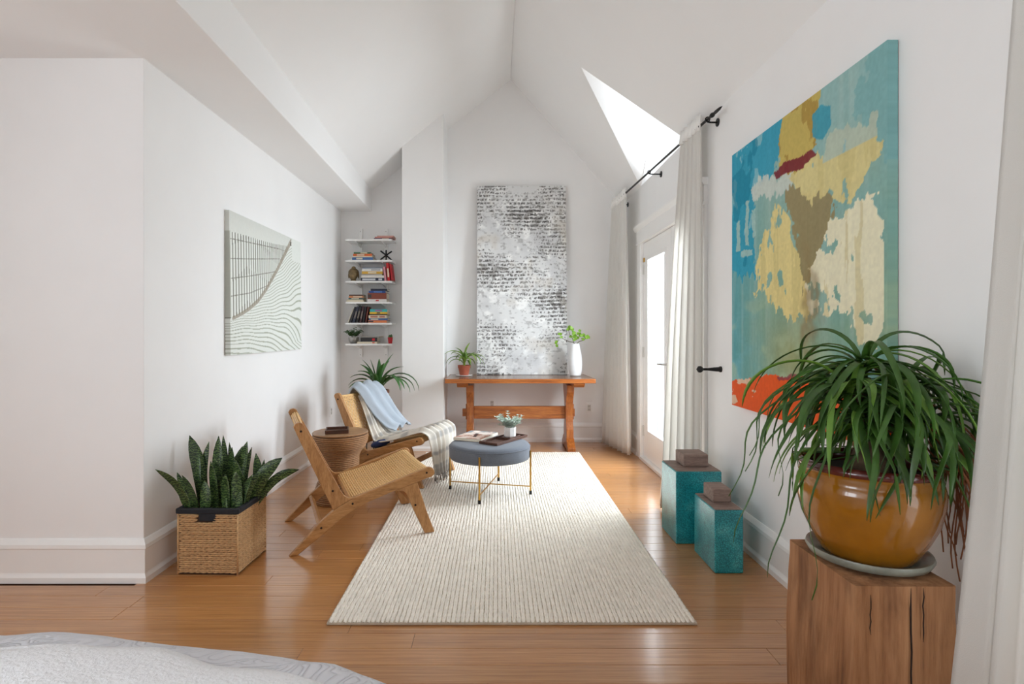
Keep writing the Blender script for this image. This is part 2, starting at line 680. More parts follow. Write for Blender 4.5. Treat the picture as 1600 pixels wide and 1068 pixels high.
# ceiling: left slope, right slope with dormer cut, dormer slopes, soffit
cl = MB()
cl.add([(RX, Y0, RZ), (RX, YB + 0.1, RZ), (-1.6, YB + 0.1, zl(-1.6)), (-1.6, Y0, zl(-1.6))], [(0, 1, 2, 3)])
c1 = cl.build('ceiling', M['ceil'])
md = c1.modifiers.new('solid', 'SOLIDIFY'); md.thickness = 0.08; md.offset = -1
struct(c1, 'white vaulted ceiling, long left slope')
XE = XR + 0.14
cr = MB()
R0, R1, E0, E1 = (RX, Y0, RZ), (RX, YB + 0.1, RZ), (XE, Y0, zr(XE)), (XE, YB + 0.1, zr(XE))
NE = Vector(NV) + (NV - TV) * (0.14 / (XR - TV.x))
FE = Vector(FV) + (FV - TV) * (0.14 / (XR - TV.x))
cr.add([R0, E0, NE, TV, R1, FE, E1], [(0, 3, 2, 1), (0, 4, 3), (4, 6, 5, 3)])
c2 = recalc(cr.build('ceiling', M['ceil']))
struct(c2, 'white steep right slope of the ceiling with a dormer cut')
PE = Vector(PV) + Vector((0.14, 0, 0))
dm = MB()
dm.add([TV, FE, PE], [(0, 1, 2)])
dm.add([TV, PE, NE], [(0, 1, 2)])
struct(dm.build('ceiling', M['ceil']), 'bright white dormer slopes above the door')
# gable above the door with a triangular window added to brighten the dormer
cen = (NV + FV + PV) / 3
inn = [cen + (p - cen) * 0.965 for p in (NV, FV, PV)]
out = [NV, FV, PV]
gb = MB()
for dx in (0.0,):
    vs = [p + Vector((0, 0, 0)) for p in out + inn] + [p + Vector((0.14, 0, 0)) for p in out + inn]
    fs = []
    for i in range(3):
        j = (i + 1) % 3
        fs += [(i, j, 3 + j, 3 + i), (6 + i, 9 + i, 9 + j, 6 + j), (3 + i, 3 + j, 9 + j, 9 + i)]
    gb.add(vs, fs)
struct(recalc(gb.build('wall_gable', M['wall'])))
wn = MB().add([p + Vector((0.06, 0, 0)) for p in inn] + [p + Vector((0.066, 0, 0)) for p in inn], [(0, 1, 2), (5, 4, 3), (0, 3, 4, 1), (1, 4, 5, 2), (2, 5, 3, 0)])
struct(wn.build('fill_window_1', M['glass']), 'triangular window added above the door to brighten the dormer')


def beam_x(y):
    return -1.326 - 0.0225 * (y - 2.3)


sb = MB().prism([(-3.4, Y0), (beam_x(Y0), Y0), (beam_x(YB + 0.1), YB + 0.1), (-3.4, YB + 0.1)], 'z', ZS, 3.12)
struct(sb.build('trim_1', M['ceil'], bevel=0.006), 'white boxed soffit along the top of the left wall')

# wall behind the camera with an opening added to let sky light in
bw_ = MB()
WX0, WX1, WZ0, WZ1 = -0.4, 0.9, 0.9, 2.2
bw_.box(-3.42, WX0, Y0 - 0.12, Y0, -0.08, ZS + 0.05)
bw_.box(WX1, XR + 0.14, Y0 - 0.12, Y0, -0.08, ZS + 0.05)
bw_.box(WX0, WX1, Y0 - 0.12, Y0, -0.08, WZ0)
bw_.box(WX0, WX1, Y0 - 0.12, Y0, WZ1, ZS + 0.05)
bw_.prism([(-1.7, ZS + 0.05), (XR + 0.14, ZS + 0.05), (RX, RZ + 0.1)], 'y', Y0 - 0.12, Y0)
struct(bw_.build('wall_rear', M['wall']), 'white wall behind the camera with an added opening that lets in sky light')

# baseboards swept along polylines (room side is to the left of travel)
PROF = [(0, 0), (0.026, 0), (0.026, 0.028), (0.018, 0.042), (0.016, 0.048), (0.016, 0.165), (0.024, 0.172), (0.022, 0.19), (0.010, 0.208), (0.004, 0.215), (0, 0.215)]


def sweep(path, prof):
    mb = MB()
    pts = [Vector((p[0], p[1], 0)) for p in path]
    k, n = len(pts), len(prof)
    vs, fs = [], []
    for i, p in enumerate(pts):
        d0 = (pts[i] - pts[i - 1]).normalized() if i else (pts[1] - pts[0]).normalized()
        d1 = (pts[i + 1] - pts[i]).normalized() if i < k - 1 else d0
        n0, n1 = Vector((-d0.y, d0.x, 0)), Vector((-d1.y, d1.x, 0))
        m = (n0 + n1).normalized()
        m = m / max(0.2, m.dot(n0))
        for d, z in prof:
            vs.append(p + m * d + Vector((0, 0, z)))
    for i in range(k - 1):
        for j in range(n - 1):
            fs.append((i * n + j, (i + 1) * n + j, (i + 1) * n + j + 1, i * n + j + 1))
    fs.append(tuple(range(n)))
    fs.append(tuple((k - 1) * n + j for j in range(n - 1, -1, -1)))
    return mb.add(vs, fs)


struct(recalc(sweep([(XL, YB), (XL, YN), (-3.3, YN)], PROF).build('baseboard_left', M['trim'])))
struct(recalc(sweep([(XR, YB), (-0.551, YB), (-0.551, 5.86), (-0.991, 5.86), (-0.991, YB), (XL, YB)], PROF).build('baseboard_back', M['trim'])))
struct(recalc(sweep([(XR, Y0), (XR, 3.785)], PROF).build('baseboard_right', M['trim'])))
struct(recalc(sweep([(XR, 5.62), (XR, YB)], PROF).build('baseboard_right', M['trim'])))

# door casing
cs = MB()
cs.box(XR - 0.022, XR + 0.001, 5.48, 5.60, 0, 2.12)
struct(cs.build('trim_2', M['trim'], bevel=0.004), 'white door casing, far side')
struct(MB().box(XR - 0.022, XR + 0.001, 3.79, 3.86, 0, 2.12).build('trim_3', M['trim'], bevel=0.004), 'white door casing, near side')
hd = MB().box(XR - 0.026, XR + 0.001, 3.79, 5.60, 2.121, 2.25)
hd.box(XR - 0.034, XR + 0.001, 3.785, 5.62, 2.115, 2.135)
hd.prism([(XR + 0.001, 2.25), (XR - 0.03, 2.25), (XR - 0.05, 2.285), (XR - 0.052, 2.30), (XR + 0.001, 2.30)], 'y', 3.78, 5.65)
struct(hd.build('trim_4', M['trim']), 'white moulded head casing over the door')
struct(MB().box(XR - 0.03, XR + 0.14, D0, D1, 0.0005, 0.03).build('trim_5', M['trim'], bevel=0.003), 'white door threshold')


def door(name, ya, yb, label, handle_y):
    x0, x1 = XR + 0.012, XR + 0.055
    z0, z1 = 0.032, 2.117
    d = struct(thing(name, label, 'door', (0, 0, 0)))
    del d['category']
    sw = 0.13
    for s0, s1 in ((ya, ya + sw), (yb - sw, yb)):
        MB().box(x0, x1, s0, s1, z0, z1).build('stile', M['trim'], d, bevel=0.002)
    MB().box(x0, x1, ya + sw, yb - sw, z0, 0.27).build('bottom_rail', M['trim'], d, bevel=0.002)
    MB().box(x0, x1, ya + sw, yb - sw, 1.97, z1).build('top_rail', M['trim'], d, bevel=0.002)
    a, b, c, e = ya + sw, yb - sw, 0.27, 1.97
    bd = MB()
    w = 0.035
    for q in ((a, b, c, c + w), (a, b, e - w, e), (a, a + w, c + w, e - w), (b - w, b, c + w, e - w)):
        bd.box(x0 - 0.006, x0 + 0.02, *q)
    bd.build('glazing_bead', M['trim'], d, bevel=0.003)
    MB().box(x0 + 0.021, x0 + 0.027, a, b, c, e).build('pane', M['glass'], d)
    for hz in (0.28, 1.05, 1.86):
        hy = yb - 0.001 if handle_y < (ya + yb) / 2 else ya + 0.001
        h = MB()
        h.tube([(x0 - 0.007, hy, hz - 0.05), (x0 - 0.007, hy, hz + 0.05)], 0.007, 8)
        h.box(x0 - 0.004, x0 + 0.004, hy - 0.022, hy + 0.02, hz - 0.05, hz + 0.05)
        h.build('hinge', M['hinge'], d)
    if name == 'door_1':
        hb = MB().box(x0 - 0.008, x0, handle_y - 0.02, handle_y + 0.02, 0.88, 1.06).build('handle_plate', M['steel'], d, bevel=0.002)
        lv = MB().tube([(x0 - 0.008, handle_y, 0.975), (x0 - 0.055, handle_y, 0.975), (x0 - 0.06, handle_y + 0.02, 0.975), (x0 - 0.06, handle_y + 0.11, 0.972)], 0.008, 8)
        lv.build('lever', M['steel'], hb, smooth=60)
        MB().box(x0 - 0.012, x0, yb - 0.05, yb - 0.015, 1.93, 1.97).build('latch_plate', M['brass'], d, bevel=0.002)
    return d


js = MB()
js.box(XR + 0.058, XR + 0.085, D0, D1, 2.09, DZ)
js.box(XR + 0.058, XR + 0.085, D0, D0 + 0.03, 0.03, 2.09)
js.box(XR + 0.058, XR + 0.085, D1 - 0.03, D1, 0.03, 2.09)
js.box(XR + 0.058, XR + 0.085, 4.595, 4.64, 0.03, 2.09)
struct(js.build('trim_6', M['trim']), 'white door stop around the frame')
door('door_1', 4.62, 5.476, 'white glazed door leaf with steel lever handle', 4.68)
door('door_2', 3.864, 4.612, 'white glazed door leaf mostly behind the near curtain', 4.55)

# window frame beside camera, behind big curtain
wf = MB()
for q in ((-0.75, 1.25, 0.25, 0.31), (-0.75, 1.25, 2.24, 2.3), (-0.75, -0.69, 0.31, 2.24), (1.19, 1.25, 0.31, 2.24), (0.22, 0.28, 0.31, 2.24)):
    wf.box(XR + 0.03, XR + 0.1, *q)
w2 = struct(wf.build('window_2', M['trim']), 'white framed window beside the camera')
MB().box(XR + 0.06, XR + 0.066, -0.69, 1.19, 0.31, 2.24).build('pane', M['glass'], w2)


# ------------------------------------------------------------------ rug
def make_rug():
    x0, x1, y0, y1 = -0.722, 0.858, 2.37, 5.71
    t = thing('rug', 'long cream chunky braided wool rug on the wooden floor', 'rug', (x0, y0, 0))
    W, L = x1 - x0, y1 - y0
    MB().box(0, W, 0, L, 0.0005, 0.0115).build('backing', M['rugbase'], t, bevel=0.003)
    nx, ny = 78, 98
    px, py = (W - 0.012) / nx, (L - 0.012) / ny
    # one half-stitch: a leaf shaped dome leaning inwards
    segs, cs = 4, 5
    base = []
    for i in range(segs + 1):
        s = i / segs
        r = math.sin(math.pi * (0.10 + 0.80 * s)) ** 0.6
        for j in range(cs):
            a = math.pi * j / (cs - 1)
            base.append((s, math.cos(a) * r, math.sin(a) * r))
    base = np.array(base)
    F1 = np.array([(i * cs + j, i * cs + j + 1, (i + 1) * cs + j + 1, (i + 1) * cs + j) for i in range(segs) for j in range(cs - 1)])
    ix, iy, sd = np.meshgrid(np.arange(nx), np.arange(ny), np.array([-1, 1]), indexing='ij')
    ix, iy, sd = ix.ravel(), iy.ravel(), sd.ravel()
    n = len(ix)
    r = np.random.default_rng(3)
    jit = r.normal(0, 0.0007, (n, 2))
    hs = 0.0105 + r.normal(0, 0.0012, n)
    s, cx, cz = base[:, 0][None], base[:, 1][None], base[:, 2][None]
    half = px * 0.30
    X = 0.006 + (ix[:, None] + 0.5) * px + sd[:, None] * (px * (0.08 + 0.20 * s)) + cx * half * 0.98 + jit[:, :1]
    Y = 0.006 + (iy[:, None] + 0.5 + (s - 0.5) * 1.32) * py + jit[:, 1:]
    Y = np.clip(Y, 0.0, L)
    Z = 0.0112 + cz * hs[:, None] * (0.75 + 0.5 * s)
    V = np.stack([X, Y, Z], -1).reshape(-1, 3)
    Fc = (F1[None] + (np.arange(n) * len(base))[:, None, None]).reshape(-1, 4)
    me = bpy.data.meshes.new('braided_pile')
    me.from_pydata(V.tolist(), [], Fc.tolist())
    me.polygons.foreach_set('use_smooth', [True] * len(me.polygons))
    me.materials.append(M['rug'])
    o = bpy.data.objects.new('braided_pile', me)
    COL.objects.link(o)
    o.parent = t
    o['kind'] = 'stuff'


make_rug()
RT = 0.021   # top of the rug


# ------------------------------------------------------------------ lounge chairs
def make_chair(loc, rz, label):
    t = thing('lounge_chair', label, 'chair', (loc[0], loc[1], 0), rz, 'teak lounge chairs with woven cane seats')
    rail = [(-0.003, 0.0005), (0.043, 0.0005), (0.115, 0.052), (0.192, 0.106), (0.27, 0.166), (0.348, 0.215), (0.42, 0.247), (0.52, 0.279), (0.60, 0.303),
            (0.70, 0.331), (0.792, 0.357), (0.82, 0.362), (0.836, 0.376), (0.838, 0.396), (0.826, 0.416), (0.803, 0.423), (0.68, 0.387), (0.564, 0.352),
            (0.45, 0.318), (0.36, 0.289), (0.31, 0.268), (0.233, 0.226), (0.157, 0.164), (0.08, 0.084)]
    post = [(0.236, 0.229), (0.31, 0.269), (0.362, 0.291), (0.338, 0.287), (0.318, 0.291), (0.298, 0.305), (0.28, 0.333), (0.254, 0.385), (0.17, 0.547), (0.082, 0.715),
            (0.071, 0.735), (0.052, 0.743), (0.032, 0.737), (0.021, 0.719), (0.12, 0.49), (0.2, 0.308)]
    leg = [(0.585, 0.299), (0.70, 0.332), (0.728, 0.34), (0.737, 0.315), (0.79, 0.15), (0.838, RT + 0.002), (0.776, RT + 0.002), (0.71, 0.165), (0.668, 0.265), (0.652, 0.287), (0.63, 0.297)]
    bolts = [(0.061, 0.693), (0.233, 0.341), (0.344, 0.255), (0.17, 0.138), (0.786, 0.391), (0.716, 0.203)]
    for a, b in ((0.0, 0.032), (0.616, 0.648)):
        recalc(MB().prism(rail, 'y', a, b).build('side_rail', M['oakx'], t, bevel=0.006, seg=2, smooth=35))
        recalc(MB().prism(post, 'y', a + 0.001, b - 0.001).build('back_post', M['oak'], t, bevel=0.006, seg=2, smooth=35))
        recalc(MB().prism(leg, 'y', a + 0.001, b - 0.001).build('front_leg', M['oak'], t, bevel=0.005, seg=2, smooth=35))
    for (u, v) in bolts:
        for yy in (-0.0015, 0.6465):
            MB().tube([(u, yy, v), (u, yy + 0.003, v)], 0.0065, 10).build('bolt', M['bolt'], t)
    # cross bars
    def cross(name, u, v, w, h, ang):
        c, s = math.cos(ang), math.sin(ang)
        q = [(u + x * c - z * s, v + x * s + z * c) for x, z in ((-w / 2, -h / 2), (w / 2, -h / 2), (w / 2, h / 2), (-w / 2, h / 2))]
        recalc(MB().prism(q, 'y', 0.03, 0.618).build(name, M['oakx'], t, bevel=0.004))
    cross('top_rail', 0.061, 0.693, 0.022, 0.045, -1.1 + math.pi / 2)
    cross('lower_back_rail', 0.233, 0.345, 0.022, 0.045, 0.45)
    cross('seat_rail', 0.350, 0.262, 0.045, 0.022, 0.27)
    cross('seat_rail', 0.786, 0.389, 0.045, 0.022, 0.27)
    cross('stretcher', 0.168, 0.139, 0.02, 0.042, 0.62)
    cross('stretcher', 0.716, 0.203, 0.02, 0.042, 0.3)

    def weave(name, path, sag, nn, pitch):
        # cords across the seat plus binding cords along it, over and under
        P = [Vector((p[0], 0, p[1])) for p in path]
        seg = [(P[i + 1] - P[i]).length for i in range(len(P) - 1)]
        Lt = sum(seg)

        def at(s):
            s = max(0, min(Lt, s))
            for i, d in enumerate(seg):
                if s <= d or i == len(seg) - 1:
                    k = s / d
                    tt = (P[i + 1] - P[i]).normalized()
                    return P[i].lerp(P[i + 1], min(k, 1)), Vector((-tt.z, 0, tt.x))
                s -= d
        mb = MB()
        a, b = 0.036, 0.612
        m = 9
        N = int(Lt / pitch)
        for i in range(N + 1):
            s = i * Lt / N
            p, nr = at(s)
            f = math.sin(math.pi * s / Lt)
            pts = []
            for j in range(m):
                q = j / (m - 1)
                d = -sag * math.sin(math.pi * q) * f
                pts.append(p + nr * d + Vector((0, a + (b - a) * q, 0)))
            mb.tube(pts, pitch * 0.43, 6, False)
        K = 26
        for i in range(K):
            q = (i + 0.5) / K
            pts = []
            st = 2 if i % 2 else 0
            for j in range(0, N * 1 + 1, 2):
                s = j * Lt / N
                p, nr = at(s)
                f = math.sin(math.pi * s / Lt)
                w = 0.0062 * (1 if ((j // 2 + i) % 2) else -0.9)
                pts.append(p + nr * (w - sag * math.sin(math.pi * q) * f) + Vector((0, a + (b - a) * q, 0)))
            mb.tube(pts, 0.0032, 5, False)
        return mb.build(name, M['cane'], t, smooth=180, kind='stuff')

    weave('woven_seat', [(0.352, 0.243), (0.338, 0.252), (0.336, 0.270), (0.350, 0.283), (0.45, 0.305), (0.60, 0.342), (0.76, 0.402), (0.792, 0.410), (0.812, 0.402), (0.816, 0.386), (0.80, 0.374)], 0.022, 9, 0.0135)
    weave('woven_back', [(0.235, 0.318), (0.250, 0.330), (0.248, 0.352), (0.19, 0.455), (0.12, 0.592), (0.086, 0.690), (0.072, 0.716), (0.052, 0.716), (0.042, 0.70), (0.05, 0.675)], -0.014, 9, 0.0125)
    return t


make_chair((-1.147, 3.0895), math.radians(22.87), 'nearest wooden lounge chair with bare woven cane seat, half on the rug')
FC = ((-1.364, 4.62), -0.3288)
make_chair(FC[0], FC[1], 'wooden lounge chair draped with blue and cream throws behind the rattan side table')


# throws on the far chair, in chair coordinates
def drape(name, label, stations, nn, mat, thick, foldf, foldamp, color=None, seed=0, fringe=False):
    ns = len(stations)
    # stations: (u, v, nu, nv, left, right, extra) normal (nu,nv) pushes the cloth off the chair
    dens = 6
    st = []
    for i in range(ns - 1):
        for k in range(dens):
            f = k / dens
            f2 = f
            st.append([stations[i][c] * (1 - f2) + stations[i + 1][c] * f2 for c in range(7)])
    st.append(list(stations[-1]))
    # smooth stations a little
    A = np.array(st)
    for _ in range(3):
        A[1:-1] = 0.25 * A[:-2] + 0.5 * A[1:-1] + 0.25 * A[2:]
    P = np.zeros((len(A), nn, 3))
    for i, (u, v, a, b, l, r, e) in enumerate(A):
        q = np.linspace(0, 1, nn)
        w = np.sin(q * math.pi * 2 * foldf + 0.8 * math.sin(i * 0.13 + seed) + seed) * 0.5 + 0.5
        w2 = 0.7 * fbm(q * 5 + seed * 3, np.full(nn, i * 0.09), seed) + 0.3 * fbm(q * 13 + seed, np.full(nn, i * 0.22), seed + 9)
        edge = np.minimum(1, np.minimum(q, 1 - q) * 8)
        h = 0.006 + e + foldamp * (0.6 * w + 0.6 * w2) * (0.35 + 0.65 * edge)
        P[i, :, 0] = u + a * h
        P[i, :, 2] = v + b * h
        P[i, :, 1] = l + (r - l) * q
    o = MB().grid(P).build(name, mat, None, (FC[0][0], FC[0][1], 0), (0, 0, FC[1]), smooth=180, solid=thick)
    tag(o, label, 'throw')
    if color is not None:
        set_col(o, color(P))
    return o, P


B1 = Vector((0.88, 0.47)).normalized()      # normal of the back rest
S1 = Vector((-0.27, 0.96)).normalized()     # normal of the seat
cream_st = [(0.095, 0.69, B1.x, B1.y, 0.22, 0.34, 0.006), (0.16, 0.56, B1.x, B1.y, 0.20, 0.40, 0.008), (0.24, 0.40, B1.x, B1.y, 0.16, 0.46, 0.012),
            (0.32, 0.318, 0.4, 0.9, 0.10, 0.54, 0.012), (0.42, 0.315, S1.x, S1.y, 0.06, 0.60, 0.012), (0.56, 0.345, S1.x, S1.y, 0.05, 0.612, 0.012),
            (0.70, 0.392, S1.x, S1.y, 0.05, 0.612, 0.014), (0.80, 0.432, 0.2, 0.97, 0.03, 0.60, 0.012), (0.845, 0.42, 0.9, 0.4, 0.03, 0.58, 0.012),
            (0.86, 0.34, 1, 0, 0.03, 0.54, 0.014), (0.862, 0.25, 1, 0, 0.05, 0.46, 0.014), (0.862, 0.16, 1, 0, 0.08, 0.41, 0.014), (0.862, 0.105, 1, 0, 0.10, 0.40, 0.014)]


def plaid(P):
    n0, n1 = P.shape[:2]
    s = np.linspace(0, 1, n0)[:, None] * np.ones((1, n1))
    q = np.linspace(0, 1, n1)[None, :] * np.ones((n0, 1))
    c = np.ones((n0, n1, 3)) * lin((232, 226, 216))
    g = ((s * 9.0) % 1 < 0.36)
    h = ((q * 5.0) % 1 < 0.34)
    n1 = fbm(q * 6, s * 9, 90)
    for m, col, k in ((g, (150, 150, 154), 0.60), (h, (200, 184, 164), 0.5)):
        kk = k * np.clip((n1 - 0.30) * 4, 0, 1)
        mixc(c, m, lin(col), kk)
    g2 = ((s * 9.0 + 0.2) % 1 < 0.05)
    mixc(c, g2 & (n1 > 0.5), lin((100, 100, 106)), 0.6)
    lowr = s > 0.93
    mixc(c, lowr, lin((128, 122, 120)), 0.55)
    return c.reshape(-1, 3)


M['plaid'] = cloth('plaid_wool', None, 0.12, 300, 0.95, True)
cr_o, cr_P = drape('plaid_throw', 'cream and grey plaid throw with fringe across the far chair seat', cream_st, 72, M['plaid'], 0.006, 6.5, 0.044, plaid, 2)
# fringe strands as a part
fr = MB()
for k in range(44):
    j = int(k * 71 / 43)
    p = Vector(cr_P[-1, j])
    L = random.uniform(0.045, 0.072)
    dx, dy = random.uniform(-0.008, 0.012), random.uniform(-0.012, 0.012)
    fr.tube([p + Vector((0, 0, 0.004)), p + Vector((dx * 0.4, dy * 0.6, -L * 0.5)), p + Vector((dx, dy, -L))], [0.003, 0.0032, 0.0018], 5)
fr.build('fringe', plain('fringe_wool', S(150, 142, 134), 0.95, var=0.3, scale=50), cr_o, smooth=180, kind='stuff')

blue_st = [(-0.005, 0.60, -0.85, 0.3, 0.26, 0.58, 0.006), (0.02, 0.70, -0.7, 0.6, 0.24, 0.59, 0.008), (0.055, 0.755, 0.2, 0.97, 0.22, 0.60, 0.010), (0.095, 0.715, B1.x, B1.y, 0.215, 0.605, 0.016),
           (0.15, 0.61, B1.x, B1.y, 0.225, 0.615, 0.026), (0.21, 0.49, B1.x, B1.y, 0.26, 0.63, 0.044), (0.275, 0.385, 0.8, 0.6, 0.31, 0.65, 0.058), (0.34, 0.335, 0.5, 0.85, 0.35, 0.655, 0.064), (0.385, 0.325, 0.1, 1.0, 0.37, 0.65, 0.050)]
M['bluecloth'] = cloth('blue_grey_knit', S(180, 189, 199), 0.05, 260, 0.95)
drape('blue_throw', 'pale blue knitted throw folded over the far chair back', blue_st, 48, M['bluecloth'], 0.014, 2.4, 0.062, None, 5)
# small dark blue cushion tucked beneath the throws
cu = MB()
cu.lathe([(0, -0.03), (0.05, -0.026), (0.075, -0.012), (0.08, 0), (0.075, 0.012), (0.05, 0.026), (0, 0.03)], 20)
o = cu.build('navy_cushion', plain('navy_cloth', S(44, 58, 100), 0.9, var=0.15, scale=100, bmp=0.1), None, (0, 0, 0), (0, math.radians(-16), FC[1]), smooth=180)
cx, sx = math.cos(FC[1]), math.sin(FC[1])
lu, ln = 0.385, 0.125
o.location = (FC[0][0] + lu * cx - ln * sx, FC[0][1] + lu * sx + ln * cx, 0.326)
tag(o, 'small navy blue cushion showing under the plaid throw', 'cushion')

# ------------------------------------------------------------------ rattan side table and tray
t = thing('side_table', 'hourglass rattan drum side table between the two lounge chairs', 'table', (-1.16, 4.15, 0))
core = [(0, 0.0005), (0.185, 0.0005), (0.19, 0.02), (0.178, 0.09), (0.148, 0.16), (0.132, 0.20), (0.130, 0.26), (0.132, 0.33), (0.148, 0.365), (0.178, 0.40), (0.194, 0.44), (0.198, 0.475), (0.195, 0.494), (0, 0.494)]
MB().lathe(core, 40).build('drum', plain('rattan_dark', S(96, 66, 44), 0.8), t, smooth=30)
rr = MB()


def prof_r(z):
    for (r0, z0), (r1, z1) in zip(core[1:-1], core[2:-1]):
        if z0 <= z <= z1 and z1 > z0:
            return r0 + (r1 - r0) * (z - z0) / (z1 - z0)
    return core[-2][0]


k = 0
z = 0.007
while z < 0.487:
    r = prof_r(z) + 0.0005
    ring = []
    m, cseg = 40, 5
    vs, fs = [], []
    for i in range(m):
        a = 2 * math.pi * i / m
        for j in range(cseg):
            b = 2 * math.pi * j / cseg
            rr_ = r + 0.0066 * math.cos(b)
            vs.append((rr_ * math.cos(a), rr_ * math.sin(a), z + 0.0066 * math.sin(b)))
    for i in range(m):
        for j in range(cseg):
            fs.append((i * cseg + j, ((i + 1) % m) * cseg + j, ((i + 1) % m) * cseg + (j + 1) % cseg, i * cseg + (j + 1) % cseg))
    rr.add(vs, fs)
    z += 0.0136
rr.build('rattan_coil', M['rattan'], t, smooth=180, kind='stuff')
tp = MB()
tp.lathe([(0, 0.4945), (0.19, 0.4945), (0.2, 0.497), (0.203, 0.503), (0.198, 0.508), (0, 0.508)], 40)
tp.build('top', wood('rattan_top', S(120, 84, 54), S(158, 118, 82), S(182, 142, 104), (1, 30, 30), 4, 0.4, 0.1), t, smooth=40)


def tray(name, label, loc, rz, w, d, h, rim, mat, cat='tray'):
    t = thing(name, label, cat, loc, rz)
    MB().box(-w / 2, w / 2, -d / 2, d / 2, 0.0005, h * 0.4).build('base', mat, t, bevel=0.001)
    for q in ((-w / 2, w / 2, -d / 2, -d / 2 + rim), (-w / 2, w / 2, d / 2 - rim, d / 2), (-w / 2, -w / 2 + rim, -d / 2 + rim, d / 2 - rim), (w / 2 - rim, w / 2, -d / 2 + rim, d / 2 - rim)):
        MB().box(*q, h * 0.401, h).build('rim', mat, t, bevel=0.0015)
    return t


tray('serving_tray', 'small dark wooden tray on the rattan side table', (-1.175, 4.12, 0.508), math.radians(14), 0.165, 0.165, 0.028, 0.009, M['walnut'])

# ------------------------------------------------------------------ ottoman
OC = (-0.0485, 4.288)
t = thing('ottoman', 'round grey felt ottoman on thin brass legs, standing on the rug', 'ottoman', (OC[0], OC[1], 0), math.radians(-12.7))
cush = [(0, 0.283), (0.285, 0.283), (0.302, 0.287), (0.309, 0.30), (0.311, 0.33), (0.311, 0.365), (0.307, 0.384), (0.297, 0.395), (0.27, 0.402), (0.18, 0.406), (0, 0.407)]
MB().lathe(cush, 64).build('cushion', M['grey_felt'], t, smooth=180)
pip = MB()
pip.lathe([(0.3105, 0.372), (0.3135, 0.375), (0.3135, 0.378), (0.3095, 0.381)], 64)
pip.build('piping', M['grey_felt'], t, smooth=180)
MB().lathe([(0, 0.274), (0.25, 0.274), (0.252, 0.2825), (0, 0.2825)], 48).build('base_board', M['black'], t)
for k in range(4):
    a = k * math.pi / 2
    p = (0.318 * math.cos(a), 0.318 * math.sin(a))
    MB().tube([(*p, RT + 0.026), (*p, 0.352)], 0.0072, 10).build('leg', M['brass'], t, smooth=40)
    MB().lathe([(0, RT), (0.010, RT), (0.011, RT + 0.004), (0.010, RT + 0.027), (0, RT + 0.027)], 12, (*p, 0)).build('foot_cap', M['black'], t, smooth=40)
for a in (0, math.pi / 2):
    c, s = math.cos(a) * 0.318, math.sin(a) * 0.318
    dz = 0.0 if a == 0 else 0.0
    MB().tube([(-c, -s, 0.080 + dz), (c, s, 0.080 + dz)], 0.0045, 8).build('cross_bar', M['brass'], t, smooth=40)

OT = 0.4075


def book(name, label, loc, rz, w, d, h, cov, group=None, stand=False, lean=0.0, title=None, soft=False, cat='book', tc=None):
    """w = spine length, d = page depth, h = thickness; spine faces -y. stand: spine upright."""
    t = thing(name, label, cat, loc, rz, group)
    cm = cov if not isinstance(cov, tuple) else plain('cover', S(*cov), 0.55, var=0.06, scale=60, bmp=0.02)
    ct = 0.0012 if soft else 0.0025
    mb = MB()
    mb.box(-w / 2, w / 2, 0, d, 0, ct)
    mb.box(-w / 2, w / 2, 0, d, h - ct, h)
    mb.box(-w / 2, w / 2, -0.002, ct, 0, h)
    pg = MB().box(-w / 2 + 0.003, w / 2 - 0.003, ct, d - 0.004, ct, h - ct)
    ti = None
    if title:
        ti = MB()
        for a, b in title:
            ti.box(-w / 2 + a * w, -w / 2 + b * w, -0.0026, -0.0019, h * 0.22, h * 0.78)
    parts = [('cover', mb, cm), ('pages', pg, M['paper'])]
    if ti:
        parts.append(('spine_title', ti, plain('spine_print', S(*(tc or (225, 215, 190))), 0.5)))
    for nme, m, mt in parts:
        if stand:
            # rotate so that the spine length runs up: (x,y,z)->(z, y, x + w/2)
            m.v = [(p[2] - h / 2, p[1], p[0] + w / 2) for p in m.v]
            c, s = math.cos(lean), math.sin(lean)
            lift = (h / 2) * abs(s)
            m.v = [(p[0] * c + p[2] * s, p[1], -p[0] * s + p[2] * c + lift) for p in m.v]
        o = recalc(m.build(nme, mt, t))
    return t


# magazine and tray on ottoman
mg = thing('magazine', 'thick open-cover magazine with a pink and grey photo on the ottoman', 'magazine', (-0.158, 4.44, OT), math.radians(-22.5))
mw, mdp, mh = 0.235, 0.335, 0.022
MB().box(-mw / 2, mw / 2, -mdp / 2, mdp / 2, 0.0005, mh - 0.001).build('pages', M['paper'], mg, bevel=0.001)
ng = 60
gu, gv = np.meshgrid(np.linspace(0, 1, 44), np.linspace(0, 1, ng), indexing='ij')
P = np.stack([(gu - 0.5) * mw, (gv - 0.5) * mdp, np.full(gu.shape, mh)], -1)
o = MB().grid(P).build('front_cover', M['print'], mg)
n1 = fbm(gu * 4, gv * 5, 3)
c = np.ones(gu.shape + (3,)) * lin((216, 190, 176))
c[n1 > 0.55] = lin((176, 132, 116))
c[(n1 > 0.47) & (gv > 0.6)] = lin((150, 150, 152))
c[(n1 < 0.40)] = lin((224, 212, 202))
c[(abs(gu - 0.5 + (gv - 0.5) * 0.4) < 0.06) & (abs(gv - 0.45) < 0.22)] = lin((88, 66, 62))
set_col(o, c.reshape(-1, 3))
MB().box(-mw / 2 - 0.0012, -mw / 2 - 0.0002, -mdp / 2, mdp / 2, 0.0005, mh).build('spine', plain('spine_grey', S(150, 158, 158), 0.6), mg)
tray('serving_tray', 'long walnut serving tray on the grey ottoman', (0.062, 4.325, OT), math.radians(-34.5), 0.165, 0.43, 0.02, 0.012, M['walnut'])
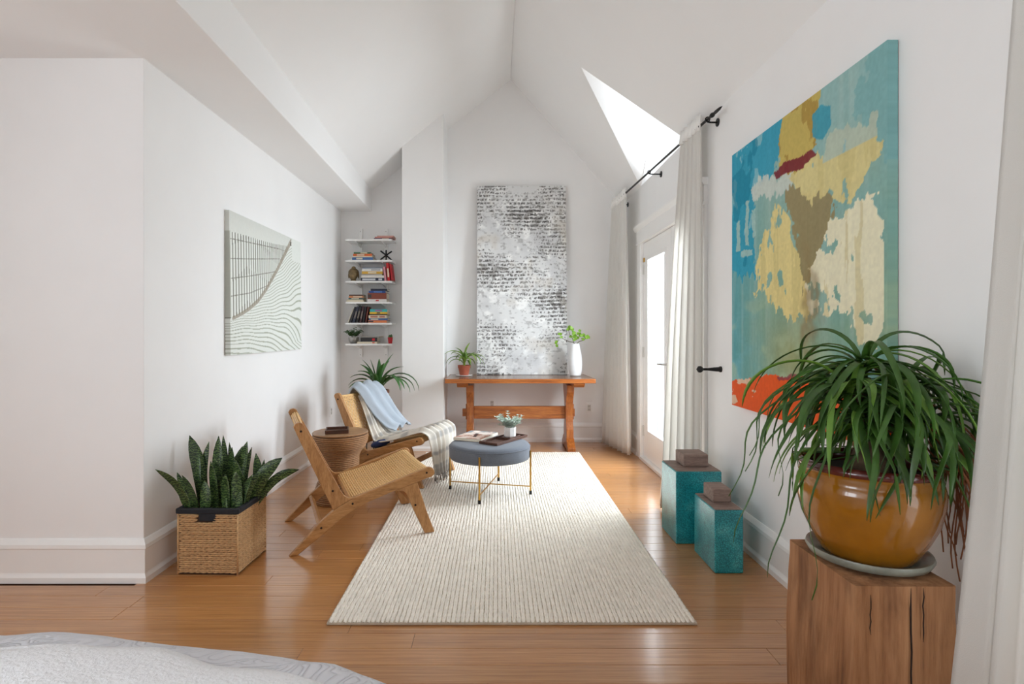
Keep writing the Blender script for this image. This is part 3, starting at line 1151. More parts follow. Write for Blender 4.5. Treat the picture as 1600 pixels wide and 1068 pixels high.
tray('wooden_coaster', 'small dark square wooden board beneath the white planter pot', (0.098, 4.375, OT + 0.0083), math.radians(-34.5), 0.125, 0.16, 0.018, 0.008, M['walnut'], 'coaster')


def arc(base, az, L, e0, e1, n=9, curl=0.0, p=1.0):
    pts = [Vector(base)]
    for i in range(n):
        s = (i + 0.5) / n
        e = e0 + (e1 - e0) * s ** p
        a = az + curl * s * s
        pts.append(pts[-1] + Vector((math.cos(e) * math.cos(a), math.cos(e) * math.sin(a), math.sin(e))) * (L / n))
    return pts


def lw_(w, a=0.25, tip=0.9):
    return lambda s: w * max(0.04, min(1, (s + 0.12) / a)) * (1 - max(0, (s - 0.45) / 0.55) ** 2 * tip)


def disc_leaf(mb, p, nrm, tip, L, W):
    """oval leaf: eight point outline, cupped"""
    n = Vector(nrm).normalized()
    d = (Vector(tip) - n * Vector(tip).dot(n)).normalized()
    s = n.cross(d)
    p = Vector(p)
    out = [(0, 0), (0.25, 0.36), (0.55, 0.5), (0.85, 0.3), (1, 0), (0.85, -0.3), (0.55, -0.5), (0.25, -0.36)]
    vs = [p + d * (a * L) + s * (b * W) + n * (abs(b) * W * 0.25) for a, b in out] + [p + d * L * 0.5]
    return mb.add(vs, [(i, (i + 1) % 8, 8) for i in range(8)])


# faceted white pot with eucalyptus
t = thing('potted_eucalyptus', 'small silvery green plant in a white faceted pot on the ottoman trays', 'plant', (0.110, 4.385, OT + 0.0158))
MB().lathe([(0, 0.0005), (0.040, 0.0005), (0.046, 0.01), (0.047, 0.06), (0.047, 0.078), (0.042, 0.078), (0.041, 0.066), (0, 0.066)], 8).build('pot', plain('marbled_white', S(226, 224, 222), 0.5, var=0.08, scale=30), t, bevel=0.0015)
MB().lathe([(0, 0.0662), (0.0408, 0.0662), (0.03, 0.072), (0, 0.074)], 10).build('soil', M['soil'], t)
for k in range(34):
    az = k * 2.4
    L = random.uniform(0.07, 0.125)
    pts = arc((0.018 * math.cos(az), 0.018 * math.sin(az), 0.071), az, L, math.radians(random.uniform(40, 85)), math.radians(random.uniform(-10, 65)), 6)
    sp = MB().tube(pts, 0.0012, 4).build('stem', M['euca'], t)
    lf = MB()
    for i in range(1, len(pts)):
        for sgn in (0, 1, 2):
            a2 = az + sgn * 2.1 + i
            tip = Vector((math.cos(a2), math.sin(a2), 0.45))
            disc_leaf(lf, pts[i], Vector((-math.cos(a2) * 0.5, -math.sin(a2) * 0.5, 1)), tip, random.uniform(0.018, 0.027), 0.018)
    lf.build('leaves', M['euca'], sp, smooth=180, kind='stuff')

# ------------------------------------------------------------------ trestle table at the back wall
TZ = 0.775
t = thing('trestle_table', 'orange pine trestle table against the far wall', 'table', (0.245, 5.93, 0))
top = recalc(MB().prism([(-0.76, -0.33), (0.76, -0.33), (0.74, 0.32), (-0.76, 0.32)], 'z', TZ - 0.044, TZ - 0.0005).build('table_top', M['pine'], t, bevel=0.004))
recalc(MB().prism([(-0.745, -0.315), (0.745, -0.315), (0.725, 0.31), (-0.745, 0.31)], 'z', TZ - 0.0007, TZ).build('top_finish', M['pinetop'], t))
for xx in (-0.52, 0.535):
    # lyre shaped upright in the y-z plane
    w = 0.075
    half = [(0.17, 0.69), (0.165, 0.62), (0.12, 0.56), (0.085, 0.50), (0.075, 0.44), (0.07, 0.36), (0.085, 0.29), (0.12, 0.22), (0.13, 0.13), (0.12, 0.075)]
    poly = [(0.06 - a, b) for a, b in half] + [(0.06 + a, b) for a, b in reversed(half)]
    recalc(MB().prism(poly, 'x', xx - w / 2, xx + w / 2).build('upright', M['pinev'], t, bevel=0.004))
    ft = [(-0.27, 0.0005), (-0.17, 0.0005), (-0.15, 0.016), (0.15, 0.016), (0.17, 0.0005), (0.27, 0.0005), (0.275, 0.05), (0.22, 0.075), (0.14, 0.13), (0.06, 0.10), (-0.06, 0.10), (-0.14, 0.13), (-0.22, 0.075), (-0.275, 0.05)]
    ft = [(0.06 + a * 0.92, b) for a, b in ft]
    recalc(MB().prism(ft, 'x', xx - w / 2 - 0.004, xx + w / 2 + 0.004).build('foot', M['pinev'], t, bevel=0.004))
    cl_ = [(-0.27, TZ - 0.045), (-0.27, TZ - 0.065), (-0.22, TZ - 0.095), (0.22, TZ - 0.095), (0.27, TZ - 0.065), (0.27, TZ - 0.045)]
    s = 1 if xx > 0 else -1
    recalc(MB().prism(cl_, 'x', xx + s * 0.01, xx + s * 0.125).build('cleat', M['pine'], t, bevel=0.004))
    # wedge through the stretcher
    MB().box(xx + s * (w / 2 + 0.006) - 0.006, xx + s * (w / 2 + 0.006) + 0.012, 0.048, 0.072, 0.31, 0.475).build('wedge', M['pinev'], t, bevel=0.003)
st = MB().box(-0.4825, 0.4975, 0.039, 0.081, 0.318, 0.452)
st.build('stretcher', M['pine'], t, bevel=0.003)
for a, b in ((-0.605, -0.475), (0.49, 0.60)):
    MB().box(a, b, 0.041, 0.079, 0.343, 0.425).build('stretcher_tenon', M['pine'], t, bevel=0.003)


# ------------------------------------------------------------------ canvases
def canvas(name, label, W, H, D, nu, nv, paint, mat, loc, rot, edge=None):
    """front in the local x-z plane facing -y, origin at bottom left front"""
    t = thing(name, label, 'painting', loc)
    t.rotation_euler = rot
    gu, gv = np.meshgrid(np.linspace(0, 1, nu), np.linspace(0, 1, nv), indexing='ij')
    C = paint(gu, gv)
    P = np.stack([gu * W, np.zeros_like(gu), gv * H], -1)
    mb = MB().grid(P)
    cols = [C.reshape(-1, 3)]
    for (A, cc) in ((P[0], C[0]), (P[-1], C[-1]), (P[:, 0], C[:, 0]), (P[:, -1], C[:, -1])):
        B = A.copy()
        B[:, 1] = D
        mb.grid(np.stack([A, B], 0))
        cs = np.stack([cc, cc], 0)
        if edge is not None:
            cs = cs * edge
        cols.append(cs.reshape(-1, 3))
    o = mb.build('printed_canvas', mat, t)
    set_col(o, np.concatenate(cols))
    w = 0.03
    fr = MB()
    for q in ((0.004, W - 0.004, 0.004, w), (0.004, W - 0.004, H - w, H - 0.004), (0.004, w, w, H - w), (W - w, W - 0.004, w, H - w)):
        fr.box(q[0], q[1], 0.004, D - 0.001, q[2], q[3])
    fr.build('stretcher_frame', M['oak'], t)
    return t


def paint_abstract(u, v):
    n1 = fbm(u * 9, v * 9, 1) - 0.5
    n2 = fbm(u * 9, v * 9, 9) - 0.5
    f1 = fbm(u * 60, v * 60, 4, 2) - 0.5
    f2 = fbm(u * 60, v * 45, 12, 2) - 0.5
    drip = fbm(u * 42, v * 2.2, 21) - 0.5
    cloud = fbm(u * 4, v * 4, 31)
    du, dv = u + 0.10 * n1 + 0.035 * f1, v + 0.10 * n2 + 0.035 * f2 + 0.05 * drip
    c = np.zeros(u.shape + (3,))
    c[:] = lin((136, 172, 150))
    mixc(c, np.clip((v - 0.45) * 2.2, 0, 1), lin((150, 188, 184)))
    mixc(c, np.clip((0.33 - u) * 3.2, 0, 1), lin((82, 158, 168)), 0.85)
    mixc(c, np.clip((0.32 - v) * 4, 0, 1) * np.clip((u - 0.2) * 3, 0, 1), lin((136, 156, 112)), 0.7)
    mixc(c, np.clip((cloud - 0.5) * 3, 0, 1), lin((112, 178, 186)), 0.45)
    mixc(c, np.clip(drip * 3, 0, 1), lin((176, 198, 190)), 0.4)
    sm = fbm(u * 7, v * 12, 90)
    mixc(c, np.clip((0.5 - v) * 3, 0, 1) * np.clip((0.30 - u) * 5, 0, 1) * np.clip((sm - 0.35) * 4, 0, 1), lin((118, 182, 192)), 0.8)
    mixc(c, np.exp(-((u - 0.48) / 0.16) ** 2) * np.exp(-((v - 0.22) / 0.12) ** 2), lin((158, 158, 104)), 0.8)
    mixc(c, np.clip((u - 0.62) * 5, 0, 1) * np.clip((0.30 - v) * 7, 0, 1), lin((98, 164, 172)), 0.7)
    mixc(c, np.clip((sm - 0.56) * 7, 0, 1) * np.clip((0.55 - v) * 4, 0, 1), lin((176, 196, 160)), 0.5)
    P_ = dict(
        blue=[(-0.1, 1.1), (0.411, 1.06), (0.431, 0.89), (0.342, 0.822), (0.246, 0.804), (0.223, 0.627), (0.213, 0.515), (0.086, 0.513), (-0.1, 0.493)],
        ochre=[(0.416, 1.1), (0.673, 1.1), (0.673, 0.833), (0.499, 0.791), (0.416, 0.804)],
        blob=[(0.641, 0.945), (0.69, 0.955), (0.745, 0.935), (0.749, 0.881), (0.701, 0.858), (0.646, 0.88)],
        creamtop=[(0.472, 0.791), (0.657, 0.85), (0.753, 0.86), (0.811, 0.843), (0.934, 0.849), (0.976, 0.772), (0.969, 0.722), (0.901, 0.657), (0.839, 0.661), (0.732, 0.673), (0.623, 0.696), (0.538, 0.763)],
        white=[(0.202, 0.814), (0.327, 0.836), (0.525, 0.80), (0.499, 0.754), (0.295, 0.779), (0.213, 0.755)],
        maroon=[(0.373, 0.834), (0.458, 0.848), (0.657, 0.842), (0.674, 0.826), (0.563, 0.802), (0.387, 0.815)],
        brown=[(0.445, 0.766), (0.538, 0.763), (0.646, 0.709), (0.773, 0.675), (0.753, 0.615), (0.673, 0.516), (0.623, 0.418), (0.594, 0.361), (0.563, 0.577), (0.472, 0.691)],
        creamL=[(0.213, 0.514), (0.387, 0.73), (0.499, 0.644), (0.573, 0.53), (0.621, 0.43), (0.64, 0.33), (0.499, 0.327), (0.416, 0.367), (0.327, 0.427), (0.226, 0.443)],
        creamR=[(0.962, 0.65), (0.995, 0.579), (0.985, 0.366), (0.963, 0.25), (0.88, 0.25), (0.857, 0.331), (0.62, 0.346), (0.61, 0.45), (0.732, 0.591), (0.83, 0.626), (0.901, 0.64)],
        mar2=[(0.40, 0.141), (0.538, 0.156), (0.55, 0.145), (0.41, 0.132)],
        tealR=[(0.866, 0.877), (0.92, 1.05), (1.05, 1.05), (1.05, 0.70), (0.985, 0.70), (0.934, 0.839)])
    b = inside(P_['blue'], du, dv)
    mixc(c, b, lin((44, 158, 188)), 0.9)
    mixc(c, b & (fbm(u * 14, v * 9, 40) > 0.58), lin((150, 200, 206)), 0.7)
    mixc(c, b & (fbm(u * 6, v * 6, 44) < 0.4), lin((20, 132, 160)), 0.7)
    mixc(c, inside(P_['tealR'], du, dv), lin((128, 178, 178)), 0.85)
    o = inside(P_['ochre'], du, dv)
    mixc(c, o, lin((204, 178, 84)), 0.9)
    mixc(c, o & (fbm(u * 14, v * 10, 50) > 0.55), lin((164, 130, 58)), 0.7)
    w = inside(P_['white'], du, dv)
    mixc(c, w, lin((206, 214, 204)), 0.9)
    br = inside(P_['brown'], du, dv)
    mixc(c, br, lin((154, 136, 92)), 0.9)
    for k, col in (('creamtop', (222, 208, 146)), ('creamL', (232, 214, 146)), ('creamR', (238, 232, 200))):
        m = inside(P_[k], du, dv)
        m &= ~((fbm(u * 26, v * 15, 61) > 0.66) & (abs(u - 0.62) < 0.45))
        m &= u < 0.985
        mixc(c, m, lin(col), 0.95)
        mixc(c, m & (fbm(u * 30, v * 4, 66) > 0.6), lin((206, 192, 130)), 0.5)
    mixc(c, inside(P_['creamtop'], du, dv) & (u > 0.7) & (v > 0.78), lin((160, 196, 200)), 0.6)
    st = np.exp(-((u - 0.60 - 0.3 * n1) / 0.045) ** 2) * np.clip((0.62 - v) * 5, 0, 1) * np.clip((v - 0.16) * 8, 0, 1)
    mixc(c, st, lin((142, 118, 78)), 0.7)
    mixc(c, inside(P_['blob'], u + 0.03 * n1, v + 0.03 * n2), lin((66, 156, 176)), 0.95)
    mu, mv = u + 0.03 * n1 + 0.02 * f1, v + 0.03 * n2 + 0.01 * f2
    mixc(c, inside(P_['maroon'], mu, mv), lin((124, 34, 52)), 0.95)
    # pale bars at the left
    for (x0, x1, y0, y1) in ((0.05, 0.09, 0.60, 0.72), (0.14, 0.17, 0.62, 0.78), (0.10, 0.2, 0.58, 0.60), (0.20, 0.23, 0.64, 0.74)):
        mixc(c, (mu > x0) & (mu < x1) & (mv > y0) & (mv < y1), lin((176, 206, 196)), 0.8)
    orr = mv < 0.095 + 0.05 * np.clip(u * 2.5, 0, 1) + 0.01 * n1
    mixc(c, orr, lin((232, 88, 26)), 0.97)
    mixc(c, orr & (fbm(u * 10, v * 22, 71) > 0.60) & (u < 0.25), lin((226, 206, 176)), 0.8)
    mixc(c, inside(P_['mar2'], mu, mv), lin((132, 62, 74)), 0.85)
    g = 1 + 0.16 * (fbm(u * 110, v * 110, 80, 2) - 0.5) + 0.10 * drip
    return np.clip(c * g[..., None], 0, 1)


canvas('abstract_painting', 'large turquoise, cream and orange abstract painting on the right wall', 1.31, 1.475, 0.038, 262, 300, paint_abstract, M['print'],
       (XR - 0.041, 3.30, 0.818), (0, 0, math.radians(-90)))


def paint_letters(u, v):
    rows = 52
    r = v * rows + 1.1 * fbm(u * 2.5, v * 9, 2)
    ri = np.floor(r)
    rf = r - ri
    sh = vn(ri * 3.7, ri * 0 + 2, 3) * 40
    dens = fbm(u * 3.0, v * 6.0, 5, 3)
    stroke = 0.6 * vn(u * 88 + sh, ri * 5.1 + rf * 1.4, 6) + 0.4 * vn(u * 46 + sh, r * 2.2, 7)
    stroke2 = vn(u * 60 + sh, r * 1.6, 8)
    edge = fbm(u * 150, v * 300, 9, 2)
    inrow = (rf > 0.22 + 0.15 * (stroke2 - 0.5)) & (rf < 0.80 + 0.3 * (stroke2 - 0.5))
    ink = inrow & (stroke > 0.54 - 0.5 * (dens - 0.42)) & (dens + 0.25 * (edge - 0.5) > 0.43)
    c = np.ones(u.shape + (3,)) * lin((222, 222, 221))
    cl = fbm(u * 4, v * 7, 11)
    mixc(c, np.clip((cl - 0.5) * 4, 0, 1), lin((198, 198, 199)), 0.8)
    mixc(c, np.clip((fbm(u * 12, v * 26, 14) - 0.56) * 6, 0, 1), lin((242, 242, 240)), 0.9)
    mixc(c, np.clip((fbm(u * 30, v * 80, 16) - 0.60) * 7, 0, 1), lin((150, 148, 146)), 0.6)
    mixc(c, np.clip((dens - 0.56) * 6, 0, 1) * np.clip((fbm(u * 24, v * 40, 18) - 0.5) * 6, 0, 1), lin((120, 114, 108)), 0.7)
    mixc(c, ink, lin((112, 108, 104)), 0.35 + 0.6 * fbm(u * 9, v * 16, 41))
    mixc(c, ink & (edge + 0.6 * (dens - 0.5) > 0.58), lin((54, 50, 48)), 0.8)
    mixc(c, np.clip((fbm(u * 5, v * 9, 23) - 0.62) * 6, 0, 1), lin((204, 196, 184)), 0.5)
    return c


lean = math.atan2(0.14, 2.12)
canvas('text_painting', 'tall black and white textured painting leaning on the trestle table', 1.0, 2.12, 0.035, 200, 424, paint_letters, M['impasto'],
       (-0.212, 6.14, TZ + 0.003), (-lean, 0, 0), 1.05)


def paint_fence(u, v):
    xs = [-0.02, 0.042, 0.132, 0.207, 0.328, 0.437, 0.603, 0.816, 1.0]
    bot = np.interp(u, xs, [0.25, 0.262, 0.296, 0.329, 0.399, 0.497, 0.678, 0.942, 1.0])
    top = np.interp(u, [0, 0.207, 0.393, 0.554, 0.76, 0.83, 1], [0.855, 0.868, 0.876, 0.888, 0.918, 0.95, 0.93])
    c = np.ones(u.shape + (3,)) * lin((226, 228, 222))
    mixc(c, np.clip((v - 0.85) * 5, 0, 1) * 1.0, lin((206, 208, 202)), 0.8)
    fence = (v > bot) & (v < top)
    # slats: phase grows with u, leaning a little
    uu = u - 0.035 * (0.9 - v) * 0 + 0.012 * (v - 0.5)
    ph = np.interp(uu, [0, 0.22, 0.5, 0.85], [0, 7.2, 17.5, 34])
    f = ph % 1
    mixc(c, fence, lin((234, 236, 230)), 1)
    mixc(c, fence & (f < np.interp(u, [0, 0.5, 0.8], [0.30, 0.36, 0.42])), lin((112, 112, 100)), 0.9)
    mixc(c, fence & (f > 0.9), lin((186, 188, 178)), 0.8)
    for pts in (([0, 0.227, 0.628], [0.805, 0.826, 0.862]), ([0, 0.227, 0.628], [0.666, 0.704, 0.778]), ([0, 0.227, 0.554], [0.528, 0.577, 0.657]), ([0, 0.227, 0.483], [0.405, 0.451, 0.542])):
        yy = np.interp(u, *pts)
        mixc(c, fence & (abs(v - yy) < 0.0032), lin((120, 116, 106)), 0.8)
    base = (v > bot - 0.02) & (v < bot + np.interp(u, [0, 0.3, 0.8], [0.008, 0.02, 0.045])) & (u < 0.83) & (u > 0.02)
    mixc(c, base, lin((150, 138, 120)), 0.75)
    mixc(c, (abs(u - 0.82) < 0.008) & (v > 0.9) & (v < 0.965), lin((60, 58, 50)), 1)
    dune = v < bot - 0.015
    dune |= (u > 0.835)
    mixc(c, dune, lin((228, 231, 225)), 1)
    # shadow lines of the fence over the dune
    slope = np.interp(v - 0.18 * (u - 0.5), [0.0, 0.12, 0.30, 0.45, 0.7, 1], [-0.42, -0.2, 0.12, 0.34, 0.62, 0.75])
    g = v - slope * (u - 0.55) - 0.10 * np.clip(0.35 - u, 0, 1) * np.clip(v * 3, 0, 1) + 0.006 * np.sin(u * 21 + v * 9)
    ph = np.interp(g, [-0.6, 0, 0.2, 0.45, 0.9], [-10, 0, 4.6, 13.5, 33])
    f = ph % 1
    wd = np.interp(g, [0, 0.3, 0.9], [0.28, 0.24, 0.24])
    lim = dune & ~((u > 0.84) & (v > 0.80)) & (v < bot - 0.02 + 1.0 * (u > 0.83))
    mixc(c, lim & (f < wd), np.where(True, 1, 0)[..., None] * lin((160, 165, 146)), 0.85)
    # the near slat
    mixc(c, (u < 0.012) & (v > 0.26) & (v < 0.86), lin((196, 198, 188)), 0.8)
    gg = 1 + 0.05 * (fbm(u * 90, v * 70, 33, 2) - 0.5)
    return np.clip(c * gg[..., None], 0, 1)


# faces +x: local x runs along +y, front normal -y -> +x
canvas('fence_print', 'pale beach fence and dune canvas on the left wall', 1.32, 0.945, 0.036, 330, 240, paint_fence, M['print'],
       (-1.725, 3.62, 1.097), (math.radians(-0.6), 0, math.radians(90)), 0.93)

# ------------------------------------------------------------------ wall shelves
sh = thing('shelf_unit', 'six white wall shelves on two white uprights in the left alcove', 'shelf', (-1.39, YB, 0))
for xx in (-0.146, 0.142):
    up = MB().box(xx - 0.02, xx + 0.02, -0.026, -0.0005, 0.965, 2.42).build('upright', M['trim'], sh, bevel=0.002)
    for zz in (0.99, 2.385):
        MB().tube([(xx, -0.0262, zz), (xx, -0.0285, zz)], 0.005, 8).build('screw', M['steel'], up)
SZ = [2.262 - 0.2285 * k for k in range(6)]
for z in SZ:
    MB().box(-0.255, 0.255, -0.262, -0.0275, z - 0.02, z).build('shelf_board', M['trim'], sh, bevel=0.002)
    for xx in (-0.146, 0.142):
        recalc(MB().prism([(-0.0265, z - 0.0205), (-0.24, z - 0.0205), (-0.24, z - 0.027), (-0.0265, z - 0.06)], 'x', xx - 0.006, xx + 0.006).build('bracket', M['trim'], sh))
YF = YB - 0.262          # shelf front edge
K = YF / 870.0


def sx_(px):
    return (px - 775) * K


def stack(level, group, items, yoff=0.012):
    """items from bottom to top: (px0, px1, height, depth, colour, label, title)"""
    z = SZ[level] + 0.0005
    for (a, b, h, d, col, lab, title, *tc) in items:
        x0, x1 = a, b
        book('book', lab, ((x0 + x1) / 2, YF + yoff + random.uniform(-0.003, 0.003), z), random.uniform(-0.03, 0.03), x1 - x0, d, h, col, group, title=title, tc=tc[0] if tc else None)
        z += h + 0.0004


G = 'books on the wall shelves'
stack(0, G, [(-1.336, -1.155, 0.012, 0.15, (104, 88, 110), 'thin dark purple book lying on the top shelf, under two pink ones', [(0.5, 0.9)]),
             (-1.326, -1.130, 0.013, 0.16, (196, 132, 124), 'thin pink book in the middle of the top shelf pile', None),
             (-1.300, -1.120, 0.012, 0.15, (206, 160, 146), 'thin faded pink book lying uppermost on the top shelf', None)])
stack(1, G, [(-1.575, -1.345, 0.030, 0.17, (66, 104, 156), 'blue book lying at the bottom of the pile on the second shelf', [(0.2, 0.5)]),
             (-1.565, -1.350, 0.012, 0.16, (222, 208, 184), 'thin cream book between the blue and orange books', None),
             (-1.563, -1.357, 0.024, 0.16, (216, 104, 48), 'orange book with pale title lying on the second shelf', [(0.2, 0.6)]),
             (-1.555, -1.372, 0.018, 0.15, (76, 112, 84), 'green book lying uppermost on the second shelf pile', [(0.4, 0.8)], )])
stack(2, G, [(-1.480, -1.220, 0.034, 0.17, (44, 52, 72), 'dark navy book with white title under the pile beside the bronze head', [(0.06, 0.62), (0.75, 0.9)], (210, 214, 220)),
             (-1.472, -1.226, 0.026, 0.17, (228, 224, 216), 'white book lying just above the navy book', None),
             (-1.470, -1.245, 0.015, 0.16, (178, 176, 172), 'grey book below the mustard one on the third shelf', None),
             (-1.465, -1.240, 0.028, 0.16, (214, 168, 62), 'mustard yellow book lying on the third shelf', [(0.3, 0.7)]),
             (-1.466, -1.242, 0.032, 0.17, (232, 232, 230), 'thick white book near the top of the third shelf pile', [(0.45, 0.9)], (176, 178, 182)),
             (-1.460, -1.240, 0.007, 0.15, (120, 134, 160), 'thin blue grey booklet lying on the white books', None)])
stack(3, G, [(-1.635, -1.448, 0.017, 0.16, (222, 212, 188), 'wide cream book at the bottom of the left pile on the fourth shelf', None),
             (-1.628, -1.455, 0.009, 0.16, (204, 192, 164), 'thin beige book beneath the teal one', None),
             (-1.612, -1.450, 0.017, 0.15, (62, 90, 92), 'teal book lying on beige books, left of the fourth shelf', [(0.2, 0.7)]),
             (-1.610, -1.450, 0.020, 0.15, (206, 130, 84), 'salmon orange book in the left pile on the fourth shelf', [(0.3, 0.9)]),
             (-1.608, -1.455, 0.014, 0.15, (76, 58, 48), 'dark brown book uppermost in the left pile of the fourth shelf', None)])
stack(3, G, [(-1.408, -1.196, 0.028, 0.17, (226, 222, 218), 'white book with red title under the thick brown volume', [(0.44, 0.60)], (190, 40, 44)),
             (-1.402, -1.198, 0.068, 0.17, (134, 66, 48), 'thick red brown volume lying on the white book', [(0.02, 0.2)], (66, 62, 60)),
             (-1.392, -1.208, 0.024, 0.15, (40, 72, 140), 'bright blue book above the thick red brown volume', [(0.3, 0.8)], (90, 130, 190)),
             (-1.370, -1.190, 0.022, 0.15, (34, 38, 58), 'navy book uppermost on the right pile of the fourth shelf', None)])
stack(4, G, [(-1.398, -1.196, 0.026, 0.17, (226, 128, 72), 'orange book with dark end at the bottom of the fifth shelf pile', [(0.0, 0.28)], (70, 60, 60)),
             (-1.388, -1.186, 0.022, 0.17, (70, 104, 156), 'blue book lying above the orange one on the fifth shelf', [(0.1, 0.5)]),
             (-1.392, -1.196, 0.034, 0.16, (224, 210, 184), 'thick cream book in the middle of the fifth shelf pile', [(0.1, 0.5), (0.6, 0.9)], (190, 120, 96)),
             (-1.380, -1.190, 0.012, 0.16, (60, 56, 48), 'thin black book under the yellow one', None),
             (-1.382, -1.188, 0.022, 0.16, (238, 190, 50), 'yellow book lying on the fifth shelf', [(0.4, 0.6)], (70, 66, 60)),
             (-1.378, -1.190, 0.030, 0.15, (70, 182, 184), 'turquoise patterned book uppermost on the fifth shelf', [(0.3, 0.7)], (170, 110, 160))])
stack(5, G, [(-1.520, -1.300, 0.021, 0.17, (222, 210, 186), 'cream book under the thick black volume on the lowest shelf', [(0.76, 0.88)], (206, 60, 50)),
             (-1.482, -1.300, 0.046, 0.17, (42, 42, 44), 'thick black volume with a red spine band on the lowest shelf', [(0.7, 0.86)], (200, 30, 40)),
             (-1.478, -1.275, 0.013, 0.20, (150, 146, 140), 'grey magazine lying uppermost on the lowest shelf', None)])
# upright books
for (x, h, w, d, col, ln, lab) in ((-1.209, 0.155, 0.022, 0.13, (214, 150, 160), -0.10, 'pink and white paperback standing beside two red books'),
                                   (-1.172, 0.195, 0.028, 0.14, (196, 30, 36), -0.09, 'tall red book standing next to the pink paperback'),
                                   (-1.134, 0.185, 0.020, 0.13, (178, 22, 30), -0.13, 'red book leaning at the right end of the third shelf')):
    book('book', lab, (x, YF + 0.012, SZ[2] + 0.001), 0, h, d, w, col, G, True, ln, [(0.2, 0.7)] if w > 0.025 else None)
for k, (x, h, w, col, ln, lab) in enumerate(((-1.618, 0.165, 0.009, (196, 186, 166), 0.36, 'thin cream book leaning furthest left on the fifth shelf'),
                                             (-1.594, 0.178, 0.020, (40, 38, 44), 0.32, 'black book leaning on the fifth shelf, second from the left'),
                                             (-1.560, 0.180, 0.024, (52, 56, 72), 0.275, 'slate blue book leaning on the fifth shelf'),
                                             (-1.522, 0.184, 0.026, (30, 28, 30), 0.23, 'thick black book leaning in the middle of the leaning row'),
                                             (-1.485, 0.182, 0.022, (70, 44, 50), 0.19, 'dark maroon book leaning on the fifth shelf'),
                                             (-1.452, 0.180, 0.020, (38, 34, 38), 0.155, 'black book leaning nearest the horizontal pile'),
                                             (-1.424, 0.176, 0.011, (120, 60, 52), 0.14, 'thin rust red book between the leaning row and the pile'))):
    book('book', lab, (x, YF + 0.012, SZ[4] + 0.001), 0, h, 0.14, w, col, G, True, ln, [(0.25, 0.7)] if w > 0.02 else None, tc=(130, 120, 110))

# black jack ornament
t = thing('jack_ornament', 'black metal jack shaped ornament on the second shelf', 'ornament', (-1.213, YF + 0.07, SZ[1] + 0.0605))
for a in (90, 32, 148):
    c, s = math.cos(math.radians(a)), math.sin(math.radians(a))
    r = 0.056 if a == 90 else 0.069
    y = {90: 0.0, 32: 0.022, 148: -0.022}[a]
    mb = MB()
    zlow = -0.060 if a == 90 else -0.052
    mb.tube([(-c * r, -y, -s * r if a == 90 else -0.052), (0, 0, 0), (c * r, y, s * r if a == 90 else 0.046)], 0.0085, 10)
    mb.build('bar', M['black'], t, smooth=40)

# bronze head
t = thing('bronze_head', 'small bronze head ornament at the left end of the third shelf', 'ornament', (-1.575, YF + 0.075, SZ[2] + 0.0005))


def ellipsoid(c, r, nu=20, nv=14, f=None):
    mb = MB()
    vs, rings = [], []
    prof = []
    P = np.zeros((nv + 1, nu + 1, 3))
    for i in range(nv + 1):
        th = math.pi * i / nv
        for j in range(nu + 1):
            ph = 2 * math.pi * j / nu
            p = Vector((math.sin(th) * math.cos(ph), math.sin(th) * math.sin(ph), math.cos(th)))
            if f:
                p = f(p)
            P[i, j] = (c[0] + p.x * r[0], c[1] + p.y * r[1], c[2] + p.z * r[2])
    return mb.grid(P)


def face(p):
    q = p.copy()
    if p.y < 0:
        fr_ = -p.y
        q.y -= 0.16 * math.exp(-(p.x / 0.14) ** 2) * math.exp(-((p.z + 0.12) / 0.22) ** 2) * fr_
        for s in (-1, 1):
            q.y += 0.14 * math.exp(-((p.x - s * 0.33) / 0.16) ** 2) * math.exp(-((p.z - 0.1) / 0.09) ** 2) * fr_
        q.y -= 0.07 * math.exp(-(p.x / 0.2) ** 2) * math.exp(-((p.z + 0.46) / 0.07) ** 2) * fr_
    if p.z < 0:
        q.x *= 1 - 0.22 * p.z * p.z
    return q


ellipsoid((0, -0.008, 0.074), (0.050, 0.052, 0.066), 32, 26, face).build('face', M['bronze'], t, smooth=180)
ellipsoid((0, 0.008, 0.094), (0.058, 0.056, 0.054), 24, 16, lambda p: p * (1 + 0.03 * math.sin(p.x * 30) * math.sin(p.z * 30))).build('hair', M['bronze'], t, smooth=180)
ellipsoid((0, 0.008, 0.146), (0.024, 0.024, 0.022), 16, 10).build('topknot', M['bronze'], t, smooth=180)
for s in (-1, 1):
    ellipsoid((s * 0.053, 0.008, 0.066), (0.008, 0.013, 0.034), 10, 8).build('ear', M['bronze'], t, smooth=180)
MB().lathe([(0, 0), (0.034, 0), (0.030, 0.012), (0.026, 0.03), (0, 0.03)], 16).build('neck', M['bronze'], t, smooth=40)

